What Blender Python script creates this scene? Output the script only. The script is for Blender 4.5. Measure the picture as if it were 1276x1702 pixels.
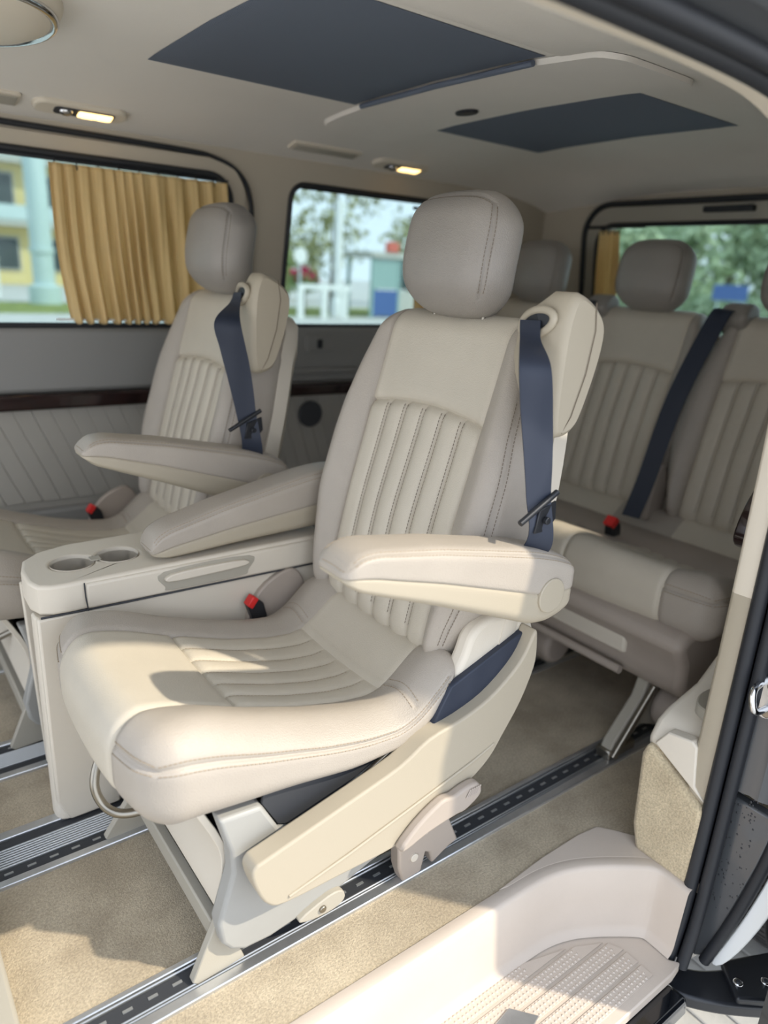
import bpy, bmesh, math, random
import numpy as np
from mathutils import Matrix, Vector

for o in list(bpy.data.objects):
    bpy.data.objects.remove(o, do_unlink=True)
scene = bpy.context.scene
COL = scene.collection
rng = random.Random(7)

# ------------------------------------------------------------------ camera
cam = bpy.data.cameras.new('camera')
cam_o = bpy.data.objects.new('camera', cam)
COL.objects.link(cam_o)
cam.sensor_fit = 'VERTICAL'
cam.sensor_height = 36.0
cam.lens = 36.0 * 1195.667 / 1702.0
cam.clip_start = 0.01
cam.clip_end = 500
RX = Vector((0.80111531, -0.59632785, 0.05106227))      # image right in van axes
RD = Vector((-0.14839061, -0.28055087, -0.94829923))    # image down
RF = Vector((0.57982281, 0.75211987, -0.31324305))      # view direction
M = Matrix.Identity(4)
for i in range(3):
    M[i][0] = RX[i]; M[i][1] = -RD[i]; M[i][2] = -RF[i]
M.translation = Vector((0, 0, 1.0))
cam_o.matrix_world = M
cam.dof.use_dof = True
cam.dof.focus_distance = 1.16
cam.dof.aperture_fstop = 2.1
scene.camera = cam_o

# ------------------------------------------------------------------ sky and sun
world = bpy.data.worlds.new('World')
scene.world = world
world.use_nodes = True
wn = world.node_tree.nodes
wl = world.node_tree.links
bg = wn['Background']
SUN = Vector((0.33, -0.40, 0.47)).normalized()
# bright thin-overcast sky, the same in every direction but for a little more blue overhead
tcw = wn.new('ShaderNodeTexCoord')
sep = wn.new('ShaderNodeSeparateXYZ')
rmp = wn.new('ShaderNodeValToRGB')
rmp.color_ramp.elements[0].position = 0.0
rmp.color_ramp.elements[0].color = (0.86, 0.91, 1.0, 1)
rmp.color_ramp.elements[1].position = 1.0
rmp.color_ramp.elements[1].color = (0.70, 0.81, 1.0, 1)
wl.new(tcw.outputs['Generated'], sep.inputs[0])
wl.new(sep.outputs[2], rmp.inputs[0])
wl.new(rmp.outputs[0], bg.inputs[0])
bg.inputs[1].default_value = 1.0
sl = bpy.data.lights.new('sun', 'SUN')
sl.energy = 1.85
sl.angle = math.radians(1.2)
sl.color = (1.0, 0.90, 0.74)
so = bpy.data.objects.new('sun', sl)
COL.objects.link(so)
so.rotation_euler = SUN.to_track_quat('Z', 'Y').to_euler()

scene.view_settings.view_transform = 'Standard'
scene.view_settings.look = 'None'
scene.view_settings.exposure = 1.3
scene.view_settings.gamma = 1.0
scene.view_settings.use_curve_mapping = False

# ------------------------------------------------------------------ materials
def s2l(c):
    return tuple(((v / 255.0) / 12.92 if v / 255.0 <= 0.04045 else ((v / 255.0 + 0.055) / 1.055) ** 2.4) for v in c) + (1,)

def mat(name, rgb, rough=0.5, metal=0.0, var=0.0, vscale=8.0, bump=0.0, bscale=400.0, kind='noise', coat=0.0, spec=0.5, rgb2=None, sheen=0.0, stretch=None):
    m = bpy.data.materials.new(name)
    m.use_nodes = True
    nt = m.node_tree
    N = nt.nodes
    L = nt.links
    b = N['Principled BSDF']
    c = s2l(rgb)
    b.inputs['Base Color'].default_value = c
    b.inputs['Roughness'].default_value = rough
    b.inputs['Metallic'].default_value = metal
    b.inputs['Coat Weight'].default_value = coat
    b.inputs['Coat Roughness'].default_value = 0.05
    b.inputs['Specular IOR Level'].default_value = spec
    if sheen:
        b.inputs['Sheen Weight'].default_value = sheen
        b.inputs['Sheen Roughness'].default_value = 0.6
    tc = N.new('ShaderNodeTexCoord')
    src = tc.outputs['Object']
    if stretch:
        mp = N.new('ShaderNodeMapping')
        mp.inputs['Scale'].default_value = stretch
        L.new(src, mp.inputs['Vector'])
        src = mp.outputs['Vector']
    if var or rgb2:
        n = N.new('ShaderNodeTexNoise')
        n.inputs['Scale'].default_value = vscale
        n.inputs['Detail'].default_value = 6
        n.inputs['Roughness'].default_value = 0.6
        L.new(src, n.inputs['Vector'])
        r = N.new('ShaderNodeValToRGB')
        r.color_ramp.elements[0].position = 0.35
        r.color_ramp.elements[1].position = 0.68
        c2 = s2l(rgb2) if rgb2 else tuple(v * (1 - var) for v in c[:3]) + (1,)
        r.color_ramp.elements[0].color = c2
        r.color_ramp.elements[1].color = c
        L.new(n.outputs[0], r.inputs[0])
        L.new(r.outputs[0], b.inputs['Base Color'])
    if bump:
        if kind == 'voronoi':
            t = N.new('ShaderNodeTexVoronoi')
            t.inputs['Scale'].default_value = bscale
            L.new(src, t.inputs['Vector'])
            out = t.outputs['Distance']
        elif kind == 'wave':
            t = N.new('ShaderNodeTexWave')
            t.inputs['Scale'].default_value = bscale
            L.new(src, t.inputs['Vector'])
            out = t.outputs[0]
        else:
            t = N.new('ShaderNodeTexNoise')
            t.inputs['Scale'].default_value = bscale
            t.inputs['Detail'].default_value = 3
            L.new(src, t.inputs['Vector'])
            out = t.outputs[0]
        bp = N.new('ShaderNodeBump')
        bp.inputs['Strength'].default_value = bump
        bp.inputs['Distance'].default_value = 0.002
        L.new(out, bp.inputs['Height'])
        L.new(bp.outputs[0], b.inputs['Normal'])
    return m

LE_TAUPE = mat('leather_taupe', (170, 161, 149), 0.46, var=0.05, vscale=14, bump=0.22, bscale=520, kind='voronoi')
LE_TAN = mat('leather_tan', (198, 189, 172), 0.48, var=0.05, vscale=12, bump=0.18, bscale=560, kind='voronoi')
LE_GREY = mat('leather_headrest', (150, 144, 136), 0.45, var=0.05, vscale=14, bump=0.25, bscale=480, kind='voronoi')
THREAD = mat('thread', (150, 136, 116), 0.7)
THREAD_D = mat('thread_dark', (112, 100, 86), 0.7)
PL_BEIGE = mat('plastic_beige', (170, 160, 141), 0.5, bump=0.12, bscale=700)
PL_SAND = mat('plastic_sand', (212, 203, 187), 0.5, bump=0.12, bscale=700)
PL_TAUPE = mat('plastic_taupe', (172, 160, 148), 0.5, var=0.06, vscale=6, bump=0.12, bscale=700)
PL_STEP = mat('plastic_step', (200, 187, 173), 0.5, var=0.06, vscale=6, bump=0.12, bscale=700)
PL_GREYBEIGE = mat('plastic_grey_beige', (168, 162, 148), 0.55, bump=0.1, bscale=600)
MT_GREY = mat('painted_metal_grey', (158, 157, 152), 0.45, var=0.06, vscale=9)
ALU = mat('aluminium', (214, 216, 218), 0.32, metal=0.85, var=0.12, vscale=40)
ALU_RIB = mat('aluminium_ribbed', (176, 178, 178), 0.4, metal=0.7)
CHROME = mat('chrome', (215, 215, 215), 0.16, metal=1.0)
STEEL = mat('steel_tube', (150, 144, 132), 0.3, metal=0.9)
BLACK = mat('rubber_black', (38, 40, 44), 0.5, spec=0.4)
DARK = mat('dark_channel', (52, 54, 58), 0.6)
WEB = mat('belt_webbing', (40, 47, 62), 0.55, bump=0.5, bscale=260, kind='wave', stretch=(0.02, 0.02, 1))
BUCKLE = mat('buckle_black', (34, 36, 40), 0.35)
RED = mat('buckle_red', (214, 40, 38), 0.4)
CARPET = mat('carpet', (204, 189, 162), 0.95, rgb2=(168, 153, 128), vscale=7, bump=0.9, bscale=420, spec=0.1, sheen=0.2)
CARPET_L = mat('carpet_light', (212, 195, 162), 0.95, rgb2=(188, 171, 140), vscale=9, bump=0.9, bscale=420, spec=0.1, sheen=0.2)
HEAD = mat('headliner', (230, 224, 214), 0.95, var=0.04, vscale=3, bump=0.25, bscale=600, spec=0.15)
HEADT = mat('headliner_trim', (214, 204, 186), 0.6)
SHADE = mat('roof_shade_cloth', (106, 114, 128), 0.75, bump=0.6, bscale=180, kind='wave', stretch=(1, 0.02, 1), spec=0.3)
WOOD = mat('burl_wood', (44, 22, 22), 0.14, rgb2=(24, 12, 14), vscale=26, coat=0.8)
DOORGREY = mat('door_upper', (136, 135, 132), 0.6, bump=0.1, bscale=600)
DOORCLOTH = mat('door_cloth', (160, 156, 147), 0.8, bump=0.2, bscale=500)
DOORTRIM = mat('door_trim', (186, 176, 158), 0.6)
PAINT = mat('body_paint', (74, 76, 78), 0.3, coat=0.5)
PAINT2 = mat('body_paint_clean', (16, 18, 22), 0.12, coat=1.0)
TYRE = mat('tyre', (58, 58, 58), 0.85)
PAVE = mat('paving', (196, 195, 190), 0.9, rgb2=(164, 164, 160), vscale=5, bump=0.5, bscale=60)
PAVE_L = mat('paving_light', (204, 201, 196), 0.9, var=0.1, vscale=2)
GRASS = mat('grass', (150, 158, 84), 0.95, rgb2=(110, 122, 62), vscale=3)
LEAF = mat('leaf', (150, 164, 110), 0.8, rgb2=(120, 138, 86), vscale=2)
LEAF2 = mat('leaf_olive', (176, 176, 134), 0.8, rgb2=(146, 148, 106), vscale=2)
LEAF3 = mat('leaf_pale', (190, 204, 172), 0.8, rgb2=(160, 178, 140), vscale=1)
BARK = mat('bark', (104, 92, 78), 0.9)
POSTM = mat('post_paint', (196, 214, 214), 0.5)
WHITE = mat('white_paint', (232, 234, 232), 0.5)
YEL = mat('render_yellow', (226, 208, 150), 0.9)
CONC = mat('concrete', (190, 190, 182), 0.9)
GLASSD = mat('dark_glass', (70, 82, 84), 0.1)
BLUE = mat('sign_blue', (74, 104, 160), 0.5)
TEAL = mat('kiosk_teal', (150, 178, 174), 0.4)
PINK = mat('flower_pink', (206, 60, 100), 0.8)
REDSIGN = mat('sign_red', (206, 110, 96), 0.5)

def glass_mat():
    m = bpy.data.materials.new('window_glass')
    m.use_nodes = True
    nt = m.node_tree
    for n in list(nt.nodes):
        nt.nodes.remove(n)
    out = nt.nodes.new('ShaderNodeOutputMaterial')
    mix = nt.nodes.new('ShaderNodeMixShader')
    tr = nt.nodes.new('ShaderNodeBsdfTransparent')
    tr.inputs[0].default_value = (0.60, 0.68, 0.68, 1)
    gl = nt.nodes.new('ShaderNodeBsdfGlossy')
    gl.inputs['Roughness'].default_value = 0.02
    fr = nt.nodes.new('ShaderNodeFresnel')
    fr.inputs[0].default_value = 1.3
    nt.links.new(fr.outputs[0], mix.inputs[0])
    nt.links.new(tr.outputs[0], mix.inputs[1])
    nt.links.new(gl.outputs[0], mix.inputs[2])
    nt.links.new(mix.outputs[0], out.inputs[0])
    return m
GLASS = glass_mat()

def speckle(m, scale, amt):
    """fine pile speckle multiplied into a carpet's colour"""
    nt = m.node_tree
    b = nt.nodes['Principled BSDF']
    src = b.inputs['Base Color'].links[0].from_socket
    tc = nt.nodes.new('ShaderNodeTexCoord')
    n = nt.nodes.new('ShaderNodeTexNoise')
    n.inputs['Scale'].default_value = scale
    n.inputs['Detail'].default_value = 2
    nt.links.new(tc.outputs['Object'], n.inputs['Vector'])
    r = nt.nodes.new('ShaderNodeValToRGB')
    r.color_ramp.elements[0].position = 0.35
    r.color_ramp.elements[1].position = 0.65
    r.color_ramp.elements[0].color = (1 - amt, 1 - amt, 1 - amt, 1)
    r.color_ramp.elements[1].color = (1, 1, 1, 1)
    nt.links.new(n.outputs[0], r.inputs[0])
    mx = nt.nodes.new('ShaderNodeMix')
    mx.data_type = 'RGBA'
    mx.blend_type = 'MULTIPLY'
    mx.inputs[0].default_value = 1.0
    nt.links.new(src, mx.inputs[6])
    nt.links.new(r.outputs[0], mx.inputs[7])
    nt.links.new(mx.outputs[2], b.inputs['Base Color'])
speckle(CARPET, 260, .28)
speckle(CARPET_L, 260, .28)

def curtain_mat():
    m = mat('curtain_cloth', (232, 208, 156), 0.8, var=0.06, vscale=12)
    nt = m.node_tree
    b = nt.nodes['Principled BSDF']
    out = nt.nodes['Material Output']
    tl = nt.nodes.new('ShaderNodeBsdfTranslucent')
    tl.inputs[0].default_value = s2l((240, 214, 158))
    mix = nt.nodes.new('ShaderNodeMixShader')
    mix.inputs[0].default_value = 0.4
    nt.links.new(b.outputs[0], mix.inputs[1])
    nt.links.new(tl.outputs[0], mix.inputs[2])
    nt.links.new(mix.outputs[0], out.inputs[0])
    return m
CURT = curtain_mat()

def emit_mat(name, rgb, s):
    m = bpy.data.materials.new(name)
    m.use_nodes = True
    b = m.node_tree.nodes['Principled BSDF']
    b.inputs['Base Color'].default_value = s2l(rgb)
    b.inputs['Emission Color'].default_value = s2l(rgb)
    b.inputs['Emission Strength'].default_value = s
    return m
LAMP = emit_mat('lamp_lens_lit', (255, 214, 140), 1.3)

# ------------------------------------------------------------------ helpers
ORG = [Vector((0, 0, 0))]      # current thing's origin: vertices are given in van coordinates

def link(o, parent=None):
    COL.objects.link(o)
    if parent is not None:
        o.parent = parent
    return o

def tag(o, label=None, cat=None, group=None, kind=None):
    if label: o['label'] = label
    if cat: o['category'] = cat
    if group: o['group'] = group
    if kind: o['kind'] = kind
    return o

def mesh(name, verts, faces, m, parent=None, smooth=True, angle=None):
    me = bpy.data.meshes.new(name)
    o = ORG[0] if parent is not None else Vector((0, 0, 0))
    if isinstance(verts, np.ndarray):
        vs = (verts - np.array(o)).tolist()
    else:
        vs = [(v[0] - o[0], v[1] - o[1], v[2] - o[2]) for v in verts]
    me.from_pydata(vs, [], [list(f) for f in faces])
    me.update()
    if smooth:
        me.polygons.foreach_set('use_smooth', [True] * len(me.polygons))
        if angle:
            me.set_sharp_from_angle(angle=math.radians(angle))
    me.materials.append(m)
    ob = bpy.data.objects.new(name, me)
    return link(ob, parent)

def fixn(o):
    bm = bmesh.new()
    bm.from_mesh(o.data)
    bmesh.ops.recalc_face_normals(bm, faces=bm.faces)
    bm.to_mesh(o.data)
    bm.free()
    return o

def bev(o, w, seg=3, angle=35):
    md = o.modifiers.new('bevel', 'BEVEL')
    md.width = w
    md.segments = seg
    md.limit_method = 'ANGLE'
    md.angle_limit = math.radians(angle)
    md.harden_normals = False
    return o

def empty(name, loc):
    o = bpy.data.objects.new(name, None)
    o.empty_display_size = 0.1
    o.location = loc
    link(o)
    ORG[0] = Vector(loc)
    return o

def smooth_poly(p, n=5):
    r = []
    k = len(p)
    for i in range(k):
        p0, p1, p2, p3 = p[(i - 1) % k], p[i], p[(i + 1) % k], p[(i + 2) % k]
        for j in range(n):
            t = j / n
            r.append(tuple(0.5 * (2 * b + (c - a) * t + (2 * a - 5 * b + 4 * c - d) * t * t + (-a + 3 * b - 3 * c + d) * t ** 3)
                           for a, b, c, d in zip(p0, p1, p2, p3)))
    return r

def smooth_path(p, n=6):
    r = []
    k = len(p)
    for i in range(k - 1):
        p0, p1, p2, p3 = p[max(i - 1, 0)], p[i], p[i + 1], p[min(i + 2, k - 1)]
        for j in range(n):
            t = j / n
            r.append(tuple(0.5 * (2 * b + (c - a) * t + (2 * a - 5 * b + 4 * c - d) * t * t + (-a + 3 * b - 3 * c + d) * t ** 3)
                           for a, b, c, d in zip(p0, p1, p2, p3)))
    r.append(tuple(p[-1]))
    return r

def put(axis, a, u, v):
    return (a, u, v) if axis == 0 else ((u, a, v) if axis == 1 else (u, v, a))

def plate(name, poly, axis, a, b, m, parent=None, w=0.004, seg=3, angle=35, ang2=40):
    n = len(poly)
    vs = [put(axis, a, *p) for p in poly] + [put(axis, b, *p) for p in poly]
    fs = [list(range(n)), list(range(2 * n - 1, n - 1, -1))]
    fs += [[i, n + i, n + (i + 1) % n, (i + 1) % n] for i in range(n)]
    o = mesh(name, vs, fs, m, parent, True, ang2)
    fixn(o)
    if w:
        bev(o, w, seg, angle)
    return o

def box(name, lo, hi, m, parent=None, w=0.004, seg=3):
    x0, y0, z0 = lo
    x1, y1, z1 = hi
    return plate(name, [(x0, y0), (x1, y0), (x1, y1), (x0, y1)], 2, z0, z1, m, parent, w, seg)

def rrect(u0, v0, u1, v1, r, n=6):
    p = []
    for cx, cy, a0 in ((u1 - r, v0 + r, -90), (u1 - r, v1 - r, 0), (u0 + r, v1 - r, 90), (u0 + r, v0 + r, 180)):
        for i in range(n + 1):
            a = math.radians(a0 + 90 * i / n)
            p.append((cx + r * math.cos(a), cy + r * math.sin(a)))
    return p

def circ(cx, cy, r, n=24, ry=None):
    return [(cx + r * math.cos(2 * math.pi * i / n), cy + (ry or r) * math.sin(2 * math.pi * i / n)) for i in range(n)]

def tube(name, pts, r, m, parent=None, n=10, closed=False):
    P = [Vector(p) for p in pts]
    k = len(P)
    vs, fs = [], []
    up = None
    for i in range(k):
        if closed:
            t = P[(i + 1) % k] - P[i - 1]
        else:
            t = P[min(i + 1, k - 1)] - P[max(i - 1, 0)]
        t.normalize()
        if up is None:
            up = t.orthogonal().normalized()
        up = (up - t * up.dot(t)).normalized()
        w = t.cross(up)
        rr = r[i] if isinstance(r, (list, tuple)) else r
        for j in range(n):
            a = 2 * math.pi * j / n
            vs.append(P[i] + up * (rr * math.cos(a)) + w * (rr * math.sin(a)))
    for i in range(k if closed else k - 1):
        for j in range(n):
            fs.append([i * n + j, i * n + (j + 1) % n, ((i + 1) % k) * n + (j + 1) % n, ((i + 1) % k) * n + j])
    if not closed:
        fs.append(list(range(n))[::-1])
        fs.append([(k - 1) * n + j for j in range(n)])
    return mesh(name, vs, fs, m, parent, True, 60)

def ribbon(name, left, right, m, parent=None, th=0.0016):
    """webbing between two edge polylines, with thickness"""
    L = [Vector(p) for p in left]
    R = [Vector(p) for p in right]
    k = len(L)
    vs = []
    for i in range(k):
        t = ((L[min(i + 1, k - 1)] + R[min(i + 1, k - 1)]) - (L[max(i - 1, 0)] + R[max(i - 1, 0)])).normalized()
        nrm = t.cross(R[i] - L[i]).normalized() * th * 0.5
        vs += [L[i] + nrm, R[i] + nrm, R[i] - nrm, L[i] - nrm]
    fs = []
    for i in range(k - 1):
        for j in range(4):
            fs.append([4 * i + j, 4 * i + (j + 1) % 4, 4 * i + 4 + (j + 1) % 4, 4 * i + 4 + j])
    fs += [[3, 2, 1, 0], [4 * k - 4, 4 * k - 3, 4 * k - 2, 4 * k - 1]]
    return fixn(mesh(name, vs, fs, m, parent, True, 40))

def holes(outer, hole_list):
    """planar fill of an outline with holes; returns 2D verts and tris"""
    bm = bmesh.new()
    for lp in [outer] + hole_list:
        v = [bm.verts.new((p[0], p[1], 0)) for p in lp]
        for i in range(len(v)):
            bm.edges.new((v[i], v[(i + 1) % len(v)]))
    bm.verts.ensure_lookup_table()
    bmesh.ops.triangle_fill(bm, use_beauty=True, use_dissolve=False, edges=bm.edges[:], normal=(0, 0, 1))
    bm.verts.index_update()
    vs = [(v.co.x, v.co.y) for v in bm.verts]
    fs = [[v.index for v in f.verts] for f in bm.faces]
    bm.free()
    return vs, fs

def holed(name, outer, hole_list, f3, th, m, parent=None):
    """sheet with holes; f3 maps (u,v,depth) to 3D; th = thickness"""
    vs2, fs2 = holes(outer, hole_list)
    n = len(vs2)
    vs = [f3(u, v, 0) for u, v in vs2] + [f3(u, v, th) for u, v in vs2]
    fs = [list(f) for f in fs2] + [[i + n for i in reversed(f)] for f in fs2]
    off = 0
    for lp in [outer] + hole_list:
        k = len(lp)
        for i in range(k):
            a, b = off + i, off + (i + 1) % k
            fs.append([a, b, b + n, a + n])
        off += k
    return fixn(mesh(name, vs, fs, m, parent, True, 30))

def ticks(h, r, seams=(), step=0.008, nr=6):
    pts = {-h, h, -(h - r), h - r}
    for s in seams:
        for d in (-0.005, -0.0025, 0, 0.0025, 0.005):
            if abs(s + d) < h:
                pts.add(round(s + d, 6))
    pts = sorted(pts)
    out = [pts[0]]
    for a, b in zip(pts[:-1], pts[1:]):
        if b - a < 1e-5:
            continue
        st = min(step, r / nr) if (b <= -(h - r) + 1e-9 or a >= h - r - 1e-9) else step
        k = max(1, int(math.ceil((b - a) / st - 1e-6)))
        out += [a + (b - a) * (i + 1) / k for i in range(k)]
    return np.array(out)

class Pad:
    """upholstered rounded block: cube grid -> rounded block -> seams and puffs -> deform"""
    def __init__(s, h, r, tx, ty, tz, disp=None, deform=None):
        s.h = np.array(h); s.r = r; s.t = (tx, ty, tz); s.disp = disp; s.deform = deform
    def map(s, P):
        P = np.asarray(P, float)
        q = np.clip(P, -(s.h - s.r), s.h - s.r)
        d = P - q
        ln = np.linalg.norm(d, axis=1, keepdims=True)
        ln[ln < 1e-9] = 1
        n = d / ln
        rr = np.full((len(P), 1), s.r)
        if s.disp is not None:
            rr = rr + s.disp(P)[:, None]
        Q = q + n * rr
        return s.deform(Q, P) if s.deform else Q
    def build(s, panel):
        V, F, C = [], [], []
        off = 0
        for ax in range(3):
            o1, o2 = (ax + 1) % 3, (ax + 2) % 3
            for sg in (-1, 1):
                A, B = np.meshgrid(s.t[o1], s.t[o2], indexing='ij')
                pts = np.zeros(A.shape + (3,))
                pts[..., ax] = sg * s.h[ax]
                pts[..., o1] = A
                pts[..., o2] = B
                na, nb = A.shape
                idx = np.arange(na * nb).reshape(na, nb) + off
                f = np.stack([idx[:-1, :-1], idx[1:, :-1], idx[1:, 1:], idx[:-1, 1:]], -1).reshape(-1, 4)
                if sg < 0:
                    f = f[:, ::-1]
                V.append(pts.reshape(-1, 3))
                F.append(f)
                cen = pts.reshape(-1, 3)[f - off].mean(1)
                C.append(np.concatenate([cen, np.full((len(f), 1), ax), np.full((len(f), 1), sg)], 1))
                off += na * nb
        V = np.concatenate(V); F = np.concatenate(F); C = np.concatenate(C)
        key = np.round(V, 5)
        u, first, inv = np.unique(key, axis=0, return_index=True, return_inverse=True)
        inv = inv.reshape(-1)
        V = V[first]
        F = inv[F]
        pos = s.map(V)
        ids = panel(C)
        res = {}
        for k in np.unique(ids):
            f = F[ids == k]
            used, finv = np.unique(f, return_inverse=True)
            res[int(k)] = (pos[used], finv.reshape(f.shape))
        return res

def groove(d, depth, w):
    return -depth * np.exp(-(d / w) ** 2)

STITCH = {}
def stitches(pad, paths, pitch=0.0062, ln=0.0044, r=0.00085, dip=0.0):
    """small thread stitches along raw-space polylines of a pad"""
    vs, fs = [], []
    for path in paths:
        path = np.asarray(path, float)
        dense = []
        for a, b in zip(path[:-1], path[1:]):
            k = max(2, int(np.linalg.norm(b - a) / 0.003))
            tt = np.linspace(0, 1, k, endpoint=False)[:, None]
            dense.append(a + (b - a) * tt)
        dense.append(path[-1:])
        dense = np.concatenate(dense)
        W = pad.map(dense)
        seg = np.linalg.norm(np.diff(W, axis=0), axis=1)
        cum = np.concatenate([[0], np.cumsum(seg)])
        n = int(cum[-1] / pitch)
        for i in range(n):
            s0 = i * pitch
            a = np.array([np.interp(s0, cum, W[:, k]) for k in range(3)])
            b = np.array([np.interp(s0 + ln, cum, W[:, k]) for k in range(3)])
            t = b - a
            l = np.linalg.norm(t)
            if l < 1e-6:
                continue
            t /= l
            e = np.array([0, 0, 1.0]) if abs(t[2]) < 0.8 else np.array([1.0, 0, 0])
            p = np.cross(t, e); p /= np.linalg.norm(p)
            q = np.cross(t, p)
            o = len(vs)
            for c in (a, b):
                for sx, sy in ((1, 0), (0, 1), (-1, 0), (0, -1)):
                    vs.append(tuple(c + r * (sx * p + sy * q)))
            fs += [[o + j, o + (j + 1) % 4, o + 4 + (j + 1) % 4, o + 4 + j] for j in range(4)]
            fs += [[o + 3, o + 2, o + 1, o], [o + 4, o + 5, o + 6, o + 7]]
    return vs, fs

def copy_tree(o, parent=None, skip=()):
    c = o.copy()
    COL.objects.link(c)
    if parent is not None:
        c.parent = parent
    for ch in list(o.children):
        if ch.name in skip:
            continue
        copy_tree(ch, c, skip)
    return c

# ================================================================== the van's shell
def struct(o):
    o['kind'] = 'structure'
    return o

# ---- floor (carpeted), stops at the step
ORG[0] = Vector((0, 0, 0))
fl_poly = [(-.9, .628), (.93, .628), (1.02, .60), (1.075, .575), (1.11, .55), (2.34, .55), (2.34, 2.10), (-.9, 2.10)]
fl = struct(plate('floor', fl_poly, 2, -.03, 0, CARPET, None, 0))

# ---- entry step: ledge, curved riser wall, tread
RIM = [(-.30, .606), (.30, .606), (.60, .605), (.80, .604), (.875, .600), (.93, .585), (.975, .562), (1.015, .536), (1.043, .515), (1.053, .503), (1.057, .490), (1.057, .465), (1.056, .440)]
rim = smooth_path(RIM, 6)
st = empty('entry_step', (.4, .5, -.15))
tag(st, 'taupe moulded plastic entry step with ribbed tread below the carpet edge', 'step')
n = len(rim)
def offs(p, d):
    r = []
    for i in range(len(p)):
        a = Vector(p[max(i - 1, 0)]); b = Vector(p[min(i + 1, len(p) - 1)])
        t = (b - a).normalized()
        r.append((p[i][0] - t.y * d, p[i][1] + t.x * d))
    return r
outer = offs(rim, .026)
rows = []
prof = [(.028, -.012), (.026, .004), (.018, .006), (.006, .006), (.001, .004), (-.002, -.003), (-.006, -.06), (-.010, -.118), (-.014, -.130), (-.022, -.136)]
vs, fs = [], []
for d, z in prof:
    for (x, y) in offs(rim, d):
        vs.append((x, y, z))
k = len(prof)
for j in range(k - 1):
    for i in range(n - 1):
        fs.append([j * n + i, j * n + i + 1, (j + 1) * n + i + 1, (j + 1) * n + i])
fixn(mesh('riser', vs, fs, PL_STEP, st, True, 60))
# wide flat ledge where the rim turns the corner
led = [p for p in offs(rim, .022) if p[0] > .78]
led_out = [(1.10, .44), (1.105, .56), (1.07, .61), (1.05, .634), (1.0, .640), (.9, .640), (.78, .632)]
plate('ledge', led + led_out, 2, -.01, .005, PL_STEP, st, .002, 2)
inner = offs(rim, -.018)
tread = inner + [(1.05, .425), (1.02, .420), (-.30, .420)]
plate('tread', tread, 2, -.160, -.138, PL_STEP, st, .004, 2)
# raised grip fields between smooth ribs
for j in range(5):
    y0 = .437 + j * .0305
    y1 = y0 + .0255
    def xe(y):
        return .985 if y < .50 else .985 - ((y - .50) / .09) ** 2 * .20
    poly = [(-.25, y0), (xe(y0), y0), (xe(y1), y1), (-.25, y1)]
    g = plate('grip_field', poly, 2, -.1385, -.1355, PL_STEP, st, .001, 1)
    vs, fs = [], []
    nx = int((xe(y1) - .45) / .0085)
    for a in range(nx):
        for b in range(3):
            cx = .45 + a * .0085 + (b % 2) * .00425
            cy = y0 + .0042 + b * .0085
            o = len(vs)
            vs += [(cx - .0038, cy, -.1356), (cx, cy - .0038, -.1356), (cx + .0038, cy, -.1356), (cx, cy + .0038, -.1356), (cx, cy, -.1335)]
            fs += [[o, o + 1, o + 4], [o + 1, o + 2, o + 4], [o + 2, o + 3, o + 4], [o + 3, o, o + 4]]
    tag(mesh('grip_studs', vs, fs, PL_STEP, g, False), kind='stuff')
sp = plate('sill_plate', [(.655, .525), (.728, .538), (.76, .500), (.69, .48)], 2, -.134, -.131, ALU, st, .001, 1)

trim = plate('trim_1', [(-.9, .63), (.066, .63), (.066, 2.05), (-.9, 2.05)], 2, 0, .035, PL_GREYBEIGE, None, .006, 3)
trim['kind'] = 'structure'

# ---- ceiling
def zc(x, y):
    d = np.abs(np.asarray(y) - 1.31)
    kn = [0, .25, .40, .50, .58, .65, .72, .78, .80]
    z = np.where(np.asarray(y) < 1.31,
                 np.interp(d, kn, [1.388, 1.384, 1.374, 1.358, 1.336, 1.306, 1.272, 1.240, 1.225]),
                 np.interp(d, kn, [1.388, 1.384, 1.375, 1.361, 1.344, 1.326, 1.310, 1.297, 1.290]))
    z = z - np.interp(np.asarray(x), [-1.2, 0, 1.2, 1.8, 2.05, 2.2, 2.32, 2.36], [.03, 0, 0, .004, .018, .05, .10, .13]) * (1 - .55 * np.clip((d - .5) / .3, 0, 1))
    return z
xs = np.linspace(-1.0, 2.34, 80)
ys = np.linspace(.492, 2.09, 72)
X, Y = np.meshgrid(xs, ys, indexing='ij')
Z = zc(X, Y)
vs = np.stack([X, Y, Z], -1).reshape(-1, 3)
top = vs.copy(); top[:, 2] += .03
nn = len(ys)
fs = []
for i in range(len(xs) - 1):
    for j in range(nn - 1):
        a = i * nn + j
        fs.append([a, a + 1, a + nn + 1, a + nn])
nv = len(vs)
fs += [[nv + q for q in f[::-1]] for f in fs]
ce = struct(mesh('ceiling', np.concatenate([vs, top]), fs, HEAD))
# outer roof skin
vs, fs = [], []
yr = [.40, .46, .52, .62, .80, 1.31, 1.82, 2.00, 2.10, 2.16, 2.22]
zr = [1.25, 1.33, 1.37, 1.405, 1.43, 1.445, 1.43, 1.405, 1.37, 1.33, 1.25]
for x in (-1.0, 2.2, 2.42):
    for y, z in zip(yr, zr):
        vs.append((x, y, z - (.05 if x > 2.3 else 0)))
m_ = len(yr)
for i in range(2):
    fs += [[i * m_ + j, i * m_ + j + 1, (i + 1) * m_ + j + 1, (i + 1) * m_ + j] for j in range(m_ - 1)]
ro = struct(fixn(mesh('trim_2', vs, fs, PAINT2)))

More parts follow.
